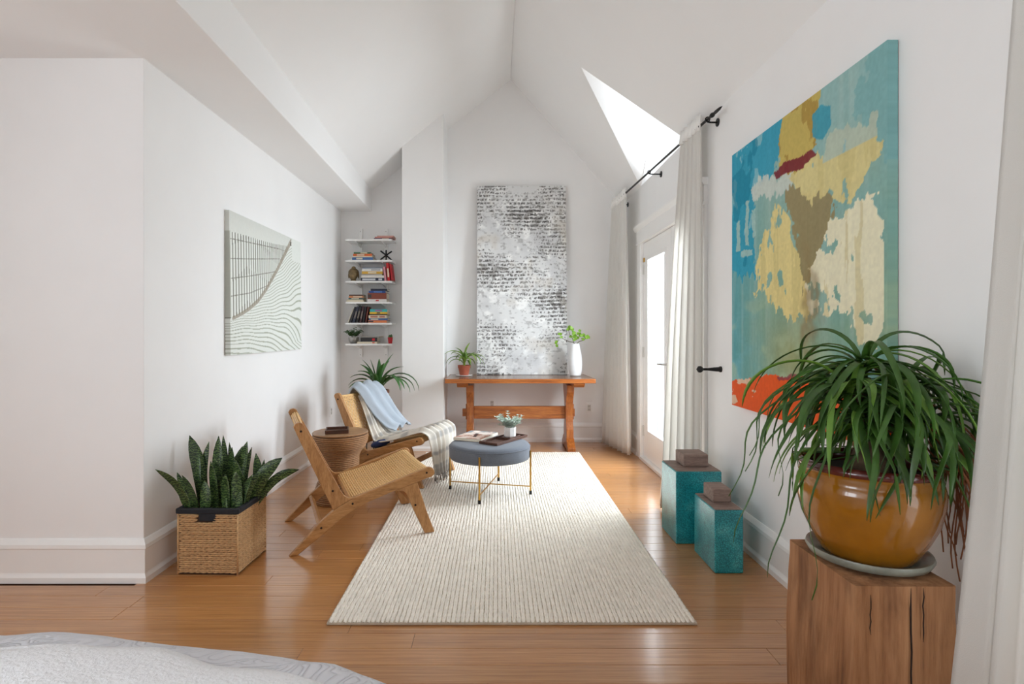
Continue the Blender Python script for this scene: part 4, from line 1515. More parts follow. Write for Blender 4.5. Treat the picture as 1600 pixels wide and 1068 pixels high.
# bowl plant and cactus on the lowest shelf
t = thing('potted_herb', 'bushy green plant in a silver bowl on the lowest shelf', 'plant', (-1.575, YF + 0.085, SZ[5] + 0.0005))
MB().lathe([(0, 0), (0.03, 0), (0.045, 0.012), (0.054, 0.035), (0.056, 0.062), (0.056, 0.07), (0.051, 0.07), (0.050, 0.056), (0, 0.056)], 24).build('bowl', M['steel'], t, smooth=50)
MB().lathe([(0, 0.0562), (0.0495, 0.0562), (0, 0.062)], 14).build('soil', M['soil'], t)
for k in range(17):
    az = k * 2.39 + 0.4
    L = random.uniform(0.07, 0.125)
    if math.sin(az) > 0.5:
        L = 0.07
    pts = arc((0.015 * math.cos(az), 0.015 * math.sin(az), 0.06), az, L, math.radians(random.uniform(58, 92)), math.radians(random.uniform(5, 62)), 5)
    sp = MB().tube(pts, 0.0014, 4).build('stem', M['herb'], t)
    lf = MB()
    for i in range(2, 6):
        for sg in (-1, 1):
            a2 = az + sg * 0.9
            disc_leaf(lf, pts[i], (random.uniform(-.3, .3), -0.5, 1), (math.cos(a2), math.sin(a2), random.uniform(-0.1, 0.5)), random.uniform(0.024, 0.034), 0.018)
    lf.build('leaves', M['herb'], sp, smooth=180, kind='stuff')
t = thing('potted_cactus', 'small green cactus in a red pot on the lowest shelf', 'plant', (-1.165, YF + 0.06, SZ[5] + 0.0005))
MB().lathe([(0, 0), (0.020, 0), (0.027, 0.058), (0.029, 0.058), (0.029, 0.068), (0.025, 0.068), (0.024, 0.058), (0, 0.058)], 20).build('pot', plain('red_pot', S(182, 24, 34), 0.4, var=0.05), t, smooth=30)
for (x, y, h) in ((-0.009, 0, 0.036), (0.010, 0.003, 0.042), (0.002, -0.010, 0.030)):
    ellipsoid((x, y, 0.056 + h / 2), (0.0125, 0.0125, h / 2 + 0.004), 16, 10, lambda p: Vector((p.x * (1 + 0.08 * math.cos(8 * math.atan2(p.y, p.x))), p.y * (1 + 0.08 * math.cos(8 * math.atan2(p.y, p.x))), p.z))).build('cactus_stem', M['herb'], t, smooth=180)


# ------------------------------------------------------------------ plants
def leaf_part(parent, mat, pts, ws, fold=0.15, side=None, twist=0.0, name='leaf'):
    return MB().ribbon(pts, ws, fold, side, twist).build(name, mat, parent, smooth=180, solid=0.0008)


# spider plant in terracotta pot on the trestle table
PX, PY = -0.345, 6.02
t = thing('potted_spider_plant', 'leafy plant in a terracotta pot at the left end of the trestle table', 'plant', (PX, PY, TZ + 0.008))
MB().lathe([(0, 0), (0.048, 0), (0.062, 0.075), (0.066, 0.076), (0.070, 0.105), (0.063, 0.105), (0.060, 0.09), (0, 0.09)], 28).build('pot', M['terracotta'], t, smooth=35)
MB().lathe([(0, 0.0902), (0.0595, 0.0902), (0, 0.098)], 16).build('soil', M['soil'], t)
MB().tube([(0, 0, 0.09), (0.004, 0, 0.15), (0.002, 0, 0.20)], [0.012, 0.010, 0.007], 8).build('stem', M['drac2'], t, smooth=180)
for k in range(19):
    az = k * 2.4 + 0.3
    up = k % 4 == 0
    L = random.uniform(0.24, 0.30) if not up else 0.19
    if math.sin(az) > 0.25:
        L = min(L, 0.23)
    if math.cos(az) < -0.4:
        L = min(L, 0.25)
    e0 = math.radians(random.uniform(48, 70) if not up else 82)
    e1 = math.radians(random.uniform(-85, -45) if not up else random.uniform(-10, 60))
    if k % 5 == 3:
        e0, e1 = math.radians(40), math.radians(-88)
    leaf_part(t, M['drac2'] if k % 3 else M['leaf2'], arc((0.006 * math.cos(az), 0.006 * math.sin(az), 0.12 + 0.005 * k), az, L, e0, e1, 10), lw_(0.027), 0.25)
o = MB().lathe([(0, 0), (0.08, 0), (0.092, 0.006), (0.092, 0.009), (0.08, 0.0075), (0, 0.0075)], 28).build('plant_saucer', M['ceramic'], None, (PX, PY, TZ + 0.0005), smooth=40)
tag(o, 'white saucer beneath the terracotta pot on the trestle table', 'saucer')

# white ribbed vase with ginkgo branch
t = thing('vase', 'tall white ribbed ceramic vase at the right end of the trestle table', 'vase', (0.846, 5.95, TZ + 0.0005))
vp = [(0, 0), (0.052, 0), (0.058, 0.01)]
base = [(0.0, 0.058), (0.06, 0.070), (0.12, 0.0735), (0.18, 0.072), (0.24, 0.064), (0.30, 0.052), (0.345, 0.044)]
for i in range(58):
    z = 0.012 + i * (0.333 / 57)
    r = np.interp(z, [b[0] for b in base], [b[1] for b in base])
    vp.append((float(r) + (0.0011 if i % 2 else -0.0004), z))
vp += [(0.043, 0.348), (0.038, 0.346), (0.038, 0.25), (0.04, 0.04), (0, 0.03)]
MB().lathe(vp, 36).build('vase_body', M['ceramic'], t, smooth=60)
b = thing('ginkgo_branch', 'branch with round green leaves standing in the white vase', 'branch', (0.846, 5.95, TZ + 0.0005))
tw = [[(0, 0, 0.06), (0.0, -0.005, 0.34), (-0.02, -0.015, 0.362), (-0.07, -0.03, 0.37), (-0.13, -0.04, 0.40), (-0.19, -0.05, 0.42)],
      [(0.005, 0.01, 0.06), (0.01, 0.0, 0.34), (0.04, -0.01, 0.37), (0.09, -0.02, 0.385), (0.12, -0.02, 0.415)],
      [(-0.005, 0.0, 0.06), (-0.008, 0, 0.33), (-0.03, -0.02, 0.40), (-0.06, -0.03, 0.44), (-0.075, -0.03, 0.49)]]
stems = []
for w in tw:
    m = MB().tube(w, [0.004] * (len(w) - 2) + [0.003, 0.0018], 6)
    stems.append(m.build('twig', M['twig'], b, smooth=60))
for (x, y, z, n) in ((-0.055, -0.035, 0.505, 9), (-0.03, -0.03, 0.475, 6), (0.055, -0.02, 0.455, 6), (0.10, -0.02, 0.425, 6), (0.125, -0.025, 0.43, 4), (-0.155, -0.045, 0.43, 4), (-0.20, -0.055, 0.345, 4), (-0.03, -0.03, 0.40, 4), (0.03, -0.02, 0.42, 4)):
    for q in range(n):
        lf = MB()
        a = random.uniform(0, 6.28)
        p = (x + random.uniform(-0.016, 0.016), y + random.uniform(-0.014, 0.014), z + random.uniform(-0.016, 0.016))
        disc_leaf(lf, p, (math.cos(a) * 0.6, -1, random.uniform(0, 0.8)), (math.cos(a), -0.2, math.sin(a)), 0.034, 0.036)
        lf.build('leaf', M['ginkgo'], b, smooth=180)
MB().tube([(-0.155, -0.045, 0.425), (-0.19, -0.05, 0.38), (-0.20, -0.055, 0.345)], 0.0014, 5).build('twig', M['twig'], b)

# dracaena on black stand behind the far chair
DX, DY = -1.19, 5.62
t = thing('potted_dracaena', 'long leaved green plant behind the far chair in the alcove', 'plant', (DX, DY, 0.50))
MB().lathe([(0, 0), (0.075, 0), (0.10, 0.13), (0.112, 0.135), (0.112, 0.165), (0.100, 0.165), (0.098, 0.145), (0, 0.145)], 28).build('pot', plain('brown_pot', S(112, 66, 46), 0.45, var=0.2), t, smooth=35)
MB().lathe([(0, 0.1452), (0.097, 0.1452), (0, 0.155)], 16).build('soil', M['soil'], t)
for k, (az, L, e0, e1, w) in enumerate(((100, 0.36, 86, 70, .045), (170, 0.44, 70, -40, .042), (-170, 0.42, 66, -60, .042), (150, 0.42, 74, 10, .045), (-60, 0.42, 78, 20, .048), (-90, 0.46, 72, -30, .045),
                                        (-30, 0.50, 70, -78, .045), (0, 0.54, 66, -86, .040), (-4, 0.66, 68, -89, .036), (-15, 0.54, 64, -86, .036), (60, 0.40, 80, 30, .042), (-120, 0.44, 72, -10, .044),
                                        (-45, 0.58, 72, -84, .040), (200, 0.40, 82, 40, .046), (30, 0.44, 80, -10, .044), (-8, 0.46, 84, 45, .044), (-140, 0.40, 55, -50, .04), (190, 0.36, 84, 66, .044))):
    leaf_part(t, M['drac'], arc((0.012 * math.cos(az), 0.012 * math.sin(az), 0.15), math.radians(az), L * 0.92, math.radians(e0), math.radians(e1), 12, p=1.3), lw_(w * 1.3, 0.3), 0.22)
t = thing('plant_stand', 'black metal stand holding the plant behind the far chair', 'plant stand', (DX, DY, 0))
ringp = [(0.115 * math.cos(a * math.pi / 12), 0.115 * math.sin(a * math.pi / 12), 0.56) for a in range(25)]
MB().tube(ringp, 0.005, 6, False).build('ring', M['black'], t, smooth=180)
for k in range(4):
    a = k * math.pi / 2 + 0.6
    MB().tube([(0.121 * math.cos(a), 0.121 * math.sin(a), 0.60), (0.121 * math.cos(a), 0.121 * math.sin(a), 0.0005)], 0.0055, 8).build('leg', M['black'], t)
for a in (0.6, 0.6 + math.pi / 2):
    MB().bar((0.12 * math.cos(a), 0.12 * math.sin(a), 0.4925), (-0.12 * math.cos(a), -0.12 * math.sin(a), 0.4925), 0.012, 0.012).build('cross_bar', M['black'], t)

# ------------------------------------------------------------------ snake plant and basket
BX0, BX1, BY0, BY1, BH = -1.637, -1.318, 2.862, 3.185, 0.318
bw, bd = BX1 - BX0, BY1 - BY0
bk = thing('wicker_basket', 'square woven hyacinth basket with black liner by the left wall corner', 'basket', ((BX0 + BX1) / 2, (BY0 + BY1) / 2, 0), math.radians(-2))
hw, hd_ = bw / 2, bd / 2
shell = MB()
for q in ((-hw + .008, hw - .008, -hd_ + .008, -hd_ + .016), (-hw + .008, hw - .008, hd_ - .016, hd_ - .008), (-hw + .008, -hw + .016, -hd_ + .016, hd_ - .016), (hw - .016, hw - .008, -hd_ + .016, hd_ - .016)):
    shell.box(*q, 0.0005, BH)
shell.box(-hw + .016, hw - .016, -hd_ + .016, hd_ - .016, 0.0005, 0.01)
shell.build('core', M['basket_in'], bk)


def panel(width, x_of, skip=None):
    mb = MB()
    rows, pitch = 14, 0.030
    rh = (BH - 0.014) / rows
    segs, cs = 4, 5
    n = int(width / pitch)
    pitch = width / n
    for r in range(rows):
        zc = 0.008 + (r + 0.5) * rh
        for i in range(n):
            if skip and skip(i * pitch + pitch / 2 - width / 2, zc):
                continue
            for sd in (-1, 1):
                vs, fs = [], []
                jx, jr = random.uniform(-.0015, .0015), random.uniform(0.88, 1.15)
                for a in range(segs + 1):
                    s = a / segs
                    rad = math.sin(math.pi * (0.08 + 0.84 * s)) ** 0.6
                    for b in range(cs):
                        an = math.pi * b / (cs - 1)
                        xx = (i + 0.5 + (s - 0.5) * 1.45) * pitch - width / 2 + jx + (0.2 * pitch if r % 2 else 0)
                        xx = max(-width / 2, min(width / 2, xx))
                        zz = zc + sd * rh * (0.36 - 0.26 * s) + math.cos(an) * rad * rh * 0.225 * jr
                        dd = math.sin(an) * rad * 0.013 * jr * (0.7 + 0.5 * s)
                        vs.append(x_of(xx, dd, zz))
                    if a:
                        fs += [((a - 1) * cs + b, (a - 1) * cs + b + 1, a * cs + b + 1, a * cs + b) for b in range(cs - 1)]
                mb.add(vs, fs)
    return mb


hole = lambda x, z: abs(x + 0.002) < 0.045 and z > BH - 0.048
for nm, (wd_, fn, sk) in enumerate(((bw - 0.01, lambda x, d, z: (x, -hd_ + 0.008 - d, z), hole), (bd - 0.01, lambda x, d, z: (hw - 0.008 + d, x, z), None),
                                    (bw - 0.01, lambda x, d, z: (-x, hd_ - 0.008 + d, z), hole), (bd - 0.01, lambda x, d, z: (-hw + 0.008 - d, -x, z), None))):
    recalc(panel(wd_, fn, sk).build('woven_side', M['basket'], bk, smooth=180, kind='stuff'))
for sx2, sy2 in ((-1, -1), (1, -1), (1, 1), (-1, 1)):
    MB().tube([(sx2 * (hw - .004), sy2 * (hd_ - .004), 0.001), (sx2 * (hw - .004), sy2 * (hd_ - .004), BH - 0.006)], 0.0055, 8).build('corner_cord', M['basket'], bk, smooth=180)
for sy2 in (-1, 1):
    hs = MB().box(-0.045, 0.042, sy2 * (hd_ - 0.004) - 0.004, sy2 * (hd_ - 0.004) + 0.004, BH - 0.042, BH - 0.004)
    hs.build('handle_slot', M['liner'], bk, bevel=0.003)
ln_ = MB()
o_, i_ = 0.006, 0.018
for q in ((-hw - o_, hw + o_, -hd_ - o_, -hd_ + i_), (-hw - o_, hw + o_, hd_ - i_, hd_ + o_), (-hw - o_, -hw + i_, -hd_ + i_, hd_ - i_), (hw - i_, hw + o_, -hd_ + i_, hd_ - i_)):
    ln_.box(*q, BH - 0.005, BH + 0.024)
ln_.build('liner_cuff', M['liner'], bk, bevel=0.006)
MB().box(-hw + 0.018, hw - 0.018, -hd_ + 0.018, hd_ - 0.018, BH - 0.10, BH - 0.03).build('soil', M['soil'], bk)

sp = thing('snake_plant', 'dark banded snake plant filling the wicker basket', 'plant', ((BX0 + BX1) / 2, (BY0 + BY1) / 2, BH - 0.06))
cx0, cy0, cz0 = (BX0 + BX1) / 2, (BY0 + BY1) / 2, BH - 0.06
SNK = [(-1.590,2.92,-1.680,2.745,0.572,0.045),(-1.627,3.05,-1.695,3.08,0.677,0.067),(-1.60,3.00,-1.69,2.95,0.506,0.030),(-1.590,3.02,-1.611,3.02,0.592,0.038),(-1.593,3.10,-1.608,3.12,0.636,0.039),(-1.519,3.03,-1.519,3.05,0.680,0.064),(-1.524,3.10,-1.529,3.12,0.671,0.039),(-1.510,3.08,-1.485,3.10,0.636,0.030),(-1.482,3.04,-1.446,3.05,0.620,0.047),(-1.427,3.05,-1.376,3.08,0.644,0.065),(-1.476,3.10,-1.420,3.12,0.610,0.052),(-1.389,3.10,-1.372,3.13,0.603,0.031),(-1.346,3.08,-1.337,3.10,0.575,0.052),(-1.337,3.10,-1.302,3.13,0.533,0.035),(-1.312,3.06,-1.190,3.10,0.549,0.074),(-1.294,3.08,-1.105,3.13,0.476,0.048),(-1.573,2.94,-1.654,2.93,0.497,0.070),(-1.603,2.95,-1.675,2.96,0.419,0.050),(-1.543,2.93,-1.529,2.92,0.471,0.057),(-1.491,2.95,-1.512,2.95,0.566,0.050),(-1.469,2.98,-1.517,3.00,0.571,0.042),(-1.412,2.93,-1.424,2.93,0.501,0.062),(-1.385,2.96,-1.389,2.97,0.566,0.071),(-1.384,2.94,-1.375,2.94,0.515,0.058),(-1.322,2.95,-1.298,2.97,0.491,0.054),(-1.294,2.98,-1.269,3.00,0.500,0.042),(-1.366,2.92,-1.346,2.93,0.411,0.037),(-1.558,2.99,-1.597,3.00,0.592,0.038),(-1.395,2.93,-1.420,2.93,0.378,0.033)]
for (bx, by, tx, ty, tz, w) in SNK:
    bx = max(BX0 + 0.035, min(BX1 - 0.035, bx))
    by = max(BY0 + 0.04, by)
    tx = max(tx, -1.73)
    b0 = Vector((bx - cx0, by - cy0, 0.0))
    tp_ = Vector((tx - cx0, ty - cy0, tz - cz0))
    bow = Vector((random.uniform(-0.024, 0.024), random.uniform(-0.03, 0.012), 0))
    pts = []
    hor = Vector((tp_.x - b0.x, tp_.y - b0.y, 0)).length
    for i in range(11):
        s = i / 10
        p = b0.lerp(tp_, s) + bow * math.sin(math.pi * s)
        p.z += 0.22 * hor * math.sin(math.pi * s)
        pts.append(p)
    ang = random.uniform(-0.5, 0.5)
    wf = lambda s, w=w: w * min(1, 0.62 + 0.9 * s) * (1 - max(0, (s - 0.62) / 0.38) ** 2.2 * 0.97)
    leaf_part(sp, M['snake'], pts, wf, 0.22, (math.cos(ang), math.sin(ang), 0), random.uniform(-0.35, 0.35))

# ------------------------------------------------------------------ turquoise jars
def jar(label, x0, x1, y0, y1, h, lid, rz=0.0):
    t = thing('ceramic_jar', label, 'jar', ((x0 + x1) / 2, (y0 + y1) / 2, 0), rz, 'square turquoise crackle jars')
    w, d = (x1 - x0) / 2, (y1 - y0) / 2
    MB().box(-w, w, -d, d, 0.0005, h - 0.004).build('body', M['glaze'], t, bevel=0.006, seg=3, smooth=30)
    MB().box(-w + 0.004, w - 0.004, -d + 0.004, d - 0.004, h - 0.0035, h).build('shoulder', M['unglazed'], t, bevel=0.0015)
    lx0, lx1, ly0, ly1, lh = lid
    cx, cy = (x0 + x1) / 2, (y0 + y1) / 2
    MB().box(lx0 - cx + .008, lx1 - cx - .008, ly0 - cy + .008, ly1 - cy - .008, h, h + 0.006).build('neck', M['unglazed'], t)
    MB().box(lx0 - cx, lx1 - cx, ly0 - cy, ly1 - cy, h + 0.005, h + lh).build('lid', M['unglazed'], t, bevel=0.006, seg=3, smooth=30)


jar('larger square turquoise jar with brown block lid beside the near curtain', 1.060, 1.330, 3.278, 3.562, 0.430, (1.135, 1.286, 3.372, 3.525, 0.078))
jar('smaller square turquoise jar with brown block lid in front of the larger one', 1.131, 1.280, 2.878, 3.178, 0.331, (1.163, 1.262, 2.985, 3.125, 0.078))

# ------------------------------------------------------------------ timber stump with pot
SX0, SX1, SY0, SY1, SH = 0.983, 1.268, 1.531, 1.879, 0.55
t = thing('timber_block', 'rough squared brown timber block used as a plant pedestal', 'pedestal', ((SX0 + SX1) / 2, (SY0 + SY1) / 2, 0))
nh, npd = 26, 20
w, d = (SX1 - SX0) / 2, (SY1 - SY0) / 2
P = np.zeros((nh, 4 * npd + 1, 3))
for i in range(nh):
    z = 0.0005 + (SH - 0.0005) * i / (nh - 1)
    for j in range(4 * npd + 1):
        jj = j % (4 * npd)
        e, s = jj // npd, (jj % npd) / npd
        x, y = [(-1 + 2 * s, -1), (1, -1 + 2 * s), (1 - 2 * s, 1), (-1, 1 - 2 * s)][e]
        n_ = (float(fbm(np.array(x * 3 + y * 2.3), np.array(z * 5 + e), 7)) - 0.5) * 0.012
        rr_ = 1.0 - (0.012 if (s < 0.01) else 0)
        k_ = 1 + n_ / 0.15 * (0.3 if i > nh - 4 else 1)
        dx_ = -0.006 * math.sin(z * 9) if x < -0.99 else 0
        P[i, j] = (x * w * rr_ * k_ + dx_, y * d * rr_ * k_, z)
mb = MB().grid(P)
mb.f = [f[::-1] for f in mb.f]
n0 = len(mb.v)
mb.v += [(0, 0, SH), (0, 0, 0.0005)]
top0 = (nh - 1) * (4 * npd + 1)
mb.f += [(n0, top0 + j, top0 + j + 1) for j in range(4 * npd)]
mb.f += [(n0 + 1, j + 1, j) for j in range(4 * npd)]
mb.build('block', M['stump'], t, smooth=35)
ck = MB()
for (x, z0, z1, ww) in ((0.012, 0.20, 0.548, 0.0022), (0.045, 0.40, 0.549, 0.0016), (-0.10, 0.42, 0.53, 0.0014), (0.015, 0.02, 0.2, 0.003)):
    P_ = [Vector((x + random.uniform(-0.002, 0.002), -d - 0.0062, z0 + (z1 - z0) * i / 6)) for i in range(7)]
    ck.tube(P_, [0.0005] + [ww] * 5 + [0.0005], 6)
ck.build('crack', plain('crack_dark', S(40, 26, 18), 0.95), t)

PCX, PCY = 1.150, 1.725
o = MB().lathe([(0, 0.0), (0.125, 0.0), (0.160, 0.010), (0.169, 0.026), (0.166, 0.034), (0.158, 0.033), (0.148, 0.020), (0.125, 0.013), (0, 0.012)], 48)
o = o.build('plant_saucer', M['saucer'], None, (PCX, PCY, SH + 0.001), smooth=60)
tag(o, 'grey green glazed saucer on the timber block under the amber pot', 'saucer')
PZ = SH + 0.0135
t = thing('potted_ponytail_palm', 'shaggy ponytail palm in an amber glazed pot on the timber block', 'plant', (PCX, PCY, PZ))
outer = [(0, 0.0), (0.118, 0.0), (0.128, 0.012), (0.158, 0.065), (0.182, 0.12), (0.194, 0.175), (0.196, 0.215), (0.191, 0.236), (0.187, 0.242), (0.190, 0.250), (0.186, 0.258), (0.189, 0.268)]
rimp = [(0.189, 0.2685), (0.192, 0.276), (0.190, 0.287), (0.180, 0.292), (0.172, 0.286), (0.170, 0.262), (0.172, 0.20), (0.15, 0.08), (0, 0.05)]
MB().lathe(outer, 56).build('pot', M['amber'], t, smooth=60)
MB().lathe(rimp, 56).build('pot_rim', M['maroon'], t, smooth=60)
MB().lathe([(0, 0.262), (0.10, 0.258), (0.1685, 0.252)], 24).build('soil', M['soil'], t, smooth=180)
tr = MB()
tr.tube([(0, 0, 0.24), (0.005, 0, 0.28), (0.002, 0.004, 0.33), (-0.006, 0.002, 0.39), (-0.01, 0, 0.47), (-0.012, -0.004, 0.545)], [0.070, 0.055, 0.034, 0.026, 0.024, 0.018], 14)
tr.build('trunk', M['bark'], t, smooth=180)
heads = [((-0.012, -0.004, 0.600), 54, 1.0), ((-0.09, -0.04, 0.53), 40, 0.92), ((0.085, -0.04, 0.53), 38, 0.9), ((0.0, 0.06, 0.52), 16, 0.9), ((0.01, -0.11, 0.48), 36, 1.0), ((-0.085, -0.10, 0.44), 26, 0.92), ((0.09, -0.09, 0.44), 26, 0.92)]
for (h, num, sc_) in heads[1:]:
    MB().tube([(-0.008, 0, 0.42), (h[0] * 0.6, h[1] * 0.6, h[2] - 0.05), h], [0.02, 0.015, 0.010], 8).build('branch', M['bark'], t, smooth=180)
kk = 0
wallx = XR - 0.035 - PCX
for (h, num, sc_) in heads:
    for k in range(num):
        az = kk * 2.39996 + random.uniform(-0.2, 0.2)
        kk += 1
        L = random.uniform(0.24, 0.44) * sc_
        e0 = math.radians(random.uniform(-5, 76))
        e1 = math.radians(random.uniform(-95, -72))
        pts = arc(Vector(h) + Vector((0.012 * math.cos(az), 0.012 * math.sin(az), random.uniform(-0.04, 0.008))), az, L, e0, e1, 15, random.uniform(-1.9, 1.9), random.uniform(0.4, 0.9))
        q = []
        wa, wp = random.uniform(0.0, 0.014), random.uniform(0, 6)
        for i, p in enumerate(pts):
            s = i / 15
            p = p + Vector((-math.sin(az), math.cos(az), 0)) * wa * s * math.sin(5 * s + wp)
            r = math.hypot(p.x, p.y)
            if p.z < 0.305:
                need = 0.205
                if r < need and r > 1e-4:
                    p.x *= need / r
                    p.y *= need / r
            p.x = min(p.x, wallx)
            p.y = max(p.y, -0.31)
            q.append(p)
        w = random.uniform(0.0145, 0.0225)
        leaf_part(t, M['leaf2'] if random.random() < 0.28 else M['leaf'], q, lambda s, w=w: w * (1 - 0.2 * s) * (1 - max(0, (s - 0.6) / 0.4) ** 2 * 0.93), 0.22, None, random.uniform(-1.0, 1.0))
# long straggling leaves on the left and dry strands on the right
for (az, L, e0, e1, crl) in ((172, 0.62, 30, -84, 0.5), (186, 0.70, 10, -88, -0.5), (196, 0.58, 35, -80, 0.7), (205, 0.72, 0, -88, -0.4), (178, 0.56, 50, -88, 0.3), (-25, 0.62, 20, -50, 0.3), (215, 0.74, 0, -88, 0.3), (190, 0.54, 60, -85, -0.6)):
    pts = arc((-0.012, -0.01, 0.54), math.radians(az), L, math.radians(e0), math.radians(e1), 18, crl, 0.6)
    q = []
    for i, p in enumerate(pts):
        s = i / 18
        p = p + Vector((0.018 * math.sin(s * 14 + az), 0.01 * math.cos(s * 11), 0)) * s
        p.x = min(p.x, wallx)
        q.append(p)
    leaf_part(t, M['leaf'], q, lambda s: 0.010 * (1 - 0.75 * s), 0.2, None, 1.2)
for k in range(34):
    az = math.radians(random.uniform(-38, 8))
    L = random.uniform(0.45, 0.66)
    pts = arc((0.05, -0.03, 0.47 + random.uniform(-0.05, 0.03)), az, L, math.radians(random.uniform(-10, 40)), math.radians(-88), 14, random.uniform(-0.5, 0.5), 0.4)
    q = []
    ph = random.uniform(0, 6)
    for i, p in enumerate(pts):
        s = i / 14
        p = p + Vector((0.016 * math.sin(s * 13 + ph), 0.016 * math.cos(s * 10 + ph), 0)) * s
        r = math.hypot(p.x, p.y)
        if p.z < 0.31 and r < 0.21:
            p.x *= 0.21 / r
            p.y *= 0.21 / r
        p.x = min(p.x, wallx)
        q.append(p)
    MB().tube(q, [0.003] * 9 + [0.0021] * 6, 5).build('dry_leaf', M['dry'], t, smooth=180)

# ------------------------------------------------------------------ curtains and rod
ROD0, ROD1 = Vector((1.374, 3.53, 2.625)), Vector((1.292, 6.16, 2.655))


def curtain(name, label, topa, topb, bota, botb, zt, zb, folds, amp_t, amp_b, nt=150, nz=26, phase=0.0, power=1.0, parent_hem=None):
    P = np.zeros((nz, nt, 3))
    for i in range(nz):
        s = i / (nz - 1)
        sp_ = s ** power
        a = Vector(topa).lerp(Vector(bota), sp_)
        b = Vector(topb).lerp(Vector(botb), sp_)
        d = (b - a)
        n = Vector((-d.y, d.x)).normalized()
        am = amp_t + (amp_b - amp_t) * min(1, s * 1.5)
        for j in range(nt):
            q = j / (nt - 1)
            ph = folds * q * 2 * math.pi + phase + 0.5 * math.sin(s * 2.5 + q * 5)
            o_ = am * (math.sin(ph) + 0.35 * math.sin(2.1 * ph + 1.3 + s))
            qq = q + 0.25 / folds / 2 * math.sin(2 * ph) * 0.5
            p = a + d * qq + n * o_
            P[i, j] = (p.x, p.y, zt + (zb - zt) * s)
    o = MB().grid(P).build(name, M['curtain'], None, smooth=180, solid=0.0015)
    tag(o, label, 'curtain', 'white linen curtains')
    return o, P


c1o, c1P = curtain('curtain', 'white curtain panel at the far side of the glazed door', (1.306, 5.60), (1.292, 6.14), (1.345, 5.54), (1.195, 6.20), 2.70, 0.02, 6.5, 0.012, 0.030)
c2o, c2P = curtain('curtain', 'white curtain panel at the near side of the door, behind the larger turquoise jar', (1.366, 3.70), (1.352, 4.05), (1.385, 3.72), (1.150, 3.93), 2.70, 0.02, 5.5, 0.010, 0.026, phase=1.0)
for co, cp in ((c1o, c1P), (c2o, c2P)):
    hp = cp[:3].copy()
    hp[:, :, 2] = np.array([cp[0, 0, 2], cp[0, 0, 2] - 0.05, cp[0, 0, 2] - 0.10])[:, None]
    MB().grid(hp + np.array([-0.001, 0, 0])).build('heading_tape', M['tape'], co, smooth=180, solid=0.007)
c3o, c3P = curtain('curtain', 'white curtain panel cropped by the right edge of the picture', (1.366, 1.40), (1.378, 0.55), (1.112, 1.40), (1.235, 0.45), 2.66, 0.02, 4.2, 0.006, 0.035, phase=-0.6)
hm = c3P[:, :12].copy()
hm[:, :, 0] -= 0.0012
MB().grid(hm).build('hem', M['curtain'], c3o, smooth=180, solid=0.0035)
r3 = thing('curtain_rod', 'black rod carrying the white curtain at the right edge', 'curtain rod', (0, 0, 0))
MB().tube([(1.366, -0.9, 2.63), (1.366, 1.5, 2.63)], 0.009, 10).build('pole', M['black'], r3, smooth=60)
for yy in (-0.85, 1.45):
    MB().tube([(1.366, yy, 2.622), (XR, yy, 2.622)], 0.006, 8).build('bracket', M['black'], r3)

rd = thing('curtain_rod', 'black curtain rod with finial above the glazed door', 'curtain rod', (0, 0, 0))
MB().tube([ROD0, ROD1], 0.009, 12).build('pole', M['black'], rd, smooth=60)
dr = (ROD0 - ROD1).normalized()
fn = MB()
p0 = ROD0
fn.tube([p0 - dr * 0.03, p0 - dr * 0.012, p0, p0 + dr * 0.006, p0 + dr * 0.05, p0 + dr * 0.10, p0 + dr * 0.135], [0.011, 0.015, 0.015, 0.008, 0.011, 0.009, 0.002], 12)
fn.build('finial', M['black'], rd, smooth=60)
for f in (0.03, 0.50, 0.965):
    p = ROD0.lerp(ROD1, f)
    bk_ = MB()
    bk_.tube([(p.x - 0.004, p.y, p.z - 0.016), (p.x + 0.02, p.y, p.z - 0.02), (XR - 0.006, p.y, p.z - 0.02)], 0.006, 8)
    bk_.tube([(XR - 0.008, p.y, p.z - 0.02), (XR - 0.0005, p.y, p.z - 0.02)], 0.026, 14)
    ring = [(p.x, p.y, p.z)]
    bk_.build('bracket', M['black'], rd, smooth=40)
    lp = [p + Vector((math.cos(a * math.pi / 7) * 0.014, 0, math.sin(a * math.pi / 7) * 0.014)) for a in range(15)]
    MB().tube(lp, 0.004, 6, False).build('rod_cup', M['black'], rd, smooth=180)

hb = thing('curtain_holdback', 'black metal holdback on the wall beside the near curtain', 'holdback', (XR, 3.56, 1.01))
MB().tube([(-0.0005, 0, 0), (-0.01, 0, 0)], 0.019, 16).build('wall_plate', M['black'], hb, smooth=40)
MB().tube([(-0.01, 0, 0), (-0.045, 0, 0), (-0.09, 0, 0), (-0.12, 0, 0)], [0.015, 0.013, 0.008, 0.008], 12).build('stem', M['black'], hb, smooth=60)
MB().tube([(-0.118, 0, 0), (-0.124, 0, 0), (-0.134, 0, 0), (-0.146, 0, 0), (-0.152, 0, 0), (-0.158, 0, 0)], [0.010, 0.018, 0.022, 0.02, 0.012, 0.003], 16).build('knob', M['black'], hb, smooth=60)

# ------------------------------------------------------------------ outlets, recessed light
def outlet(name, label, loc, rz):
    t = thing(name, label, 'outlet', loc, rz)
    MB().box(-0.036, 0.036, -0.006, -0.0005, -0.058, 0.058).build('cover_plate', M['trim'], t, bevel=0.002)
    MB().box(-0.018, 0.018, -0.0075, -0.0055, -0.034, 0.034).build('socket', plain('socket_ivory', S(206, 202, 196), 0.4), t, bevel=0.001)
    sl = MB()
    for zz in (-0.018, 0.018):
        for xx in (-0.007, 0.007):
            sl.box(xx - 0.0012, xx + 0.0012, -0.0082, -0.007, zz - 0.006, zz + 0.006)
    sl.build('slot', M['black'], t, kind='stuff')


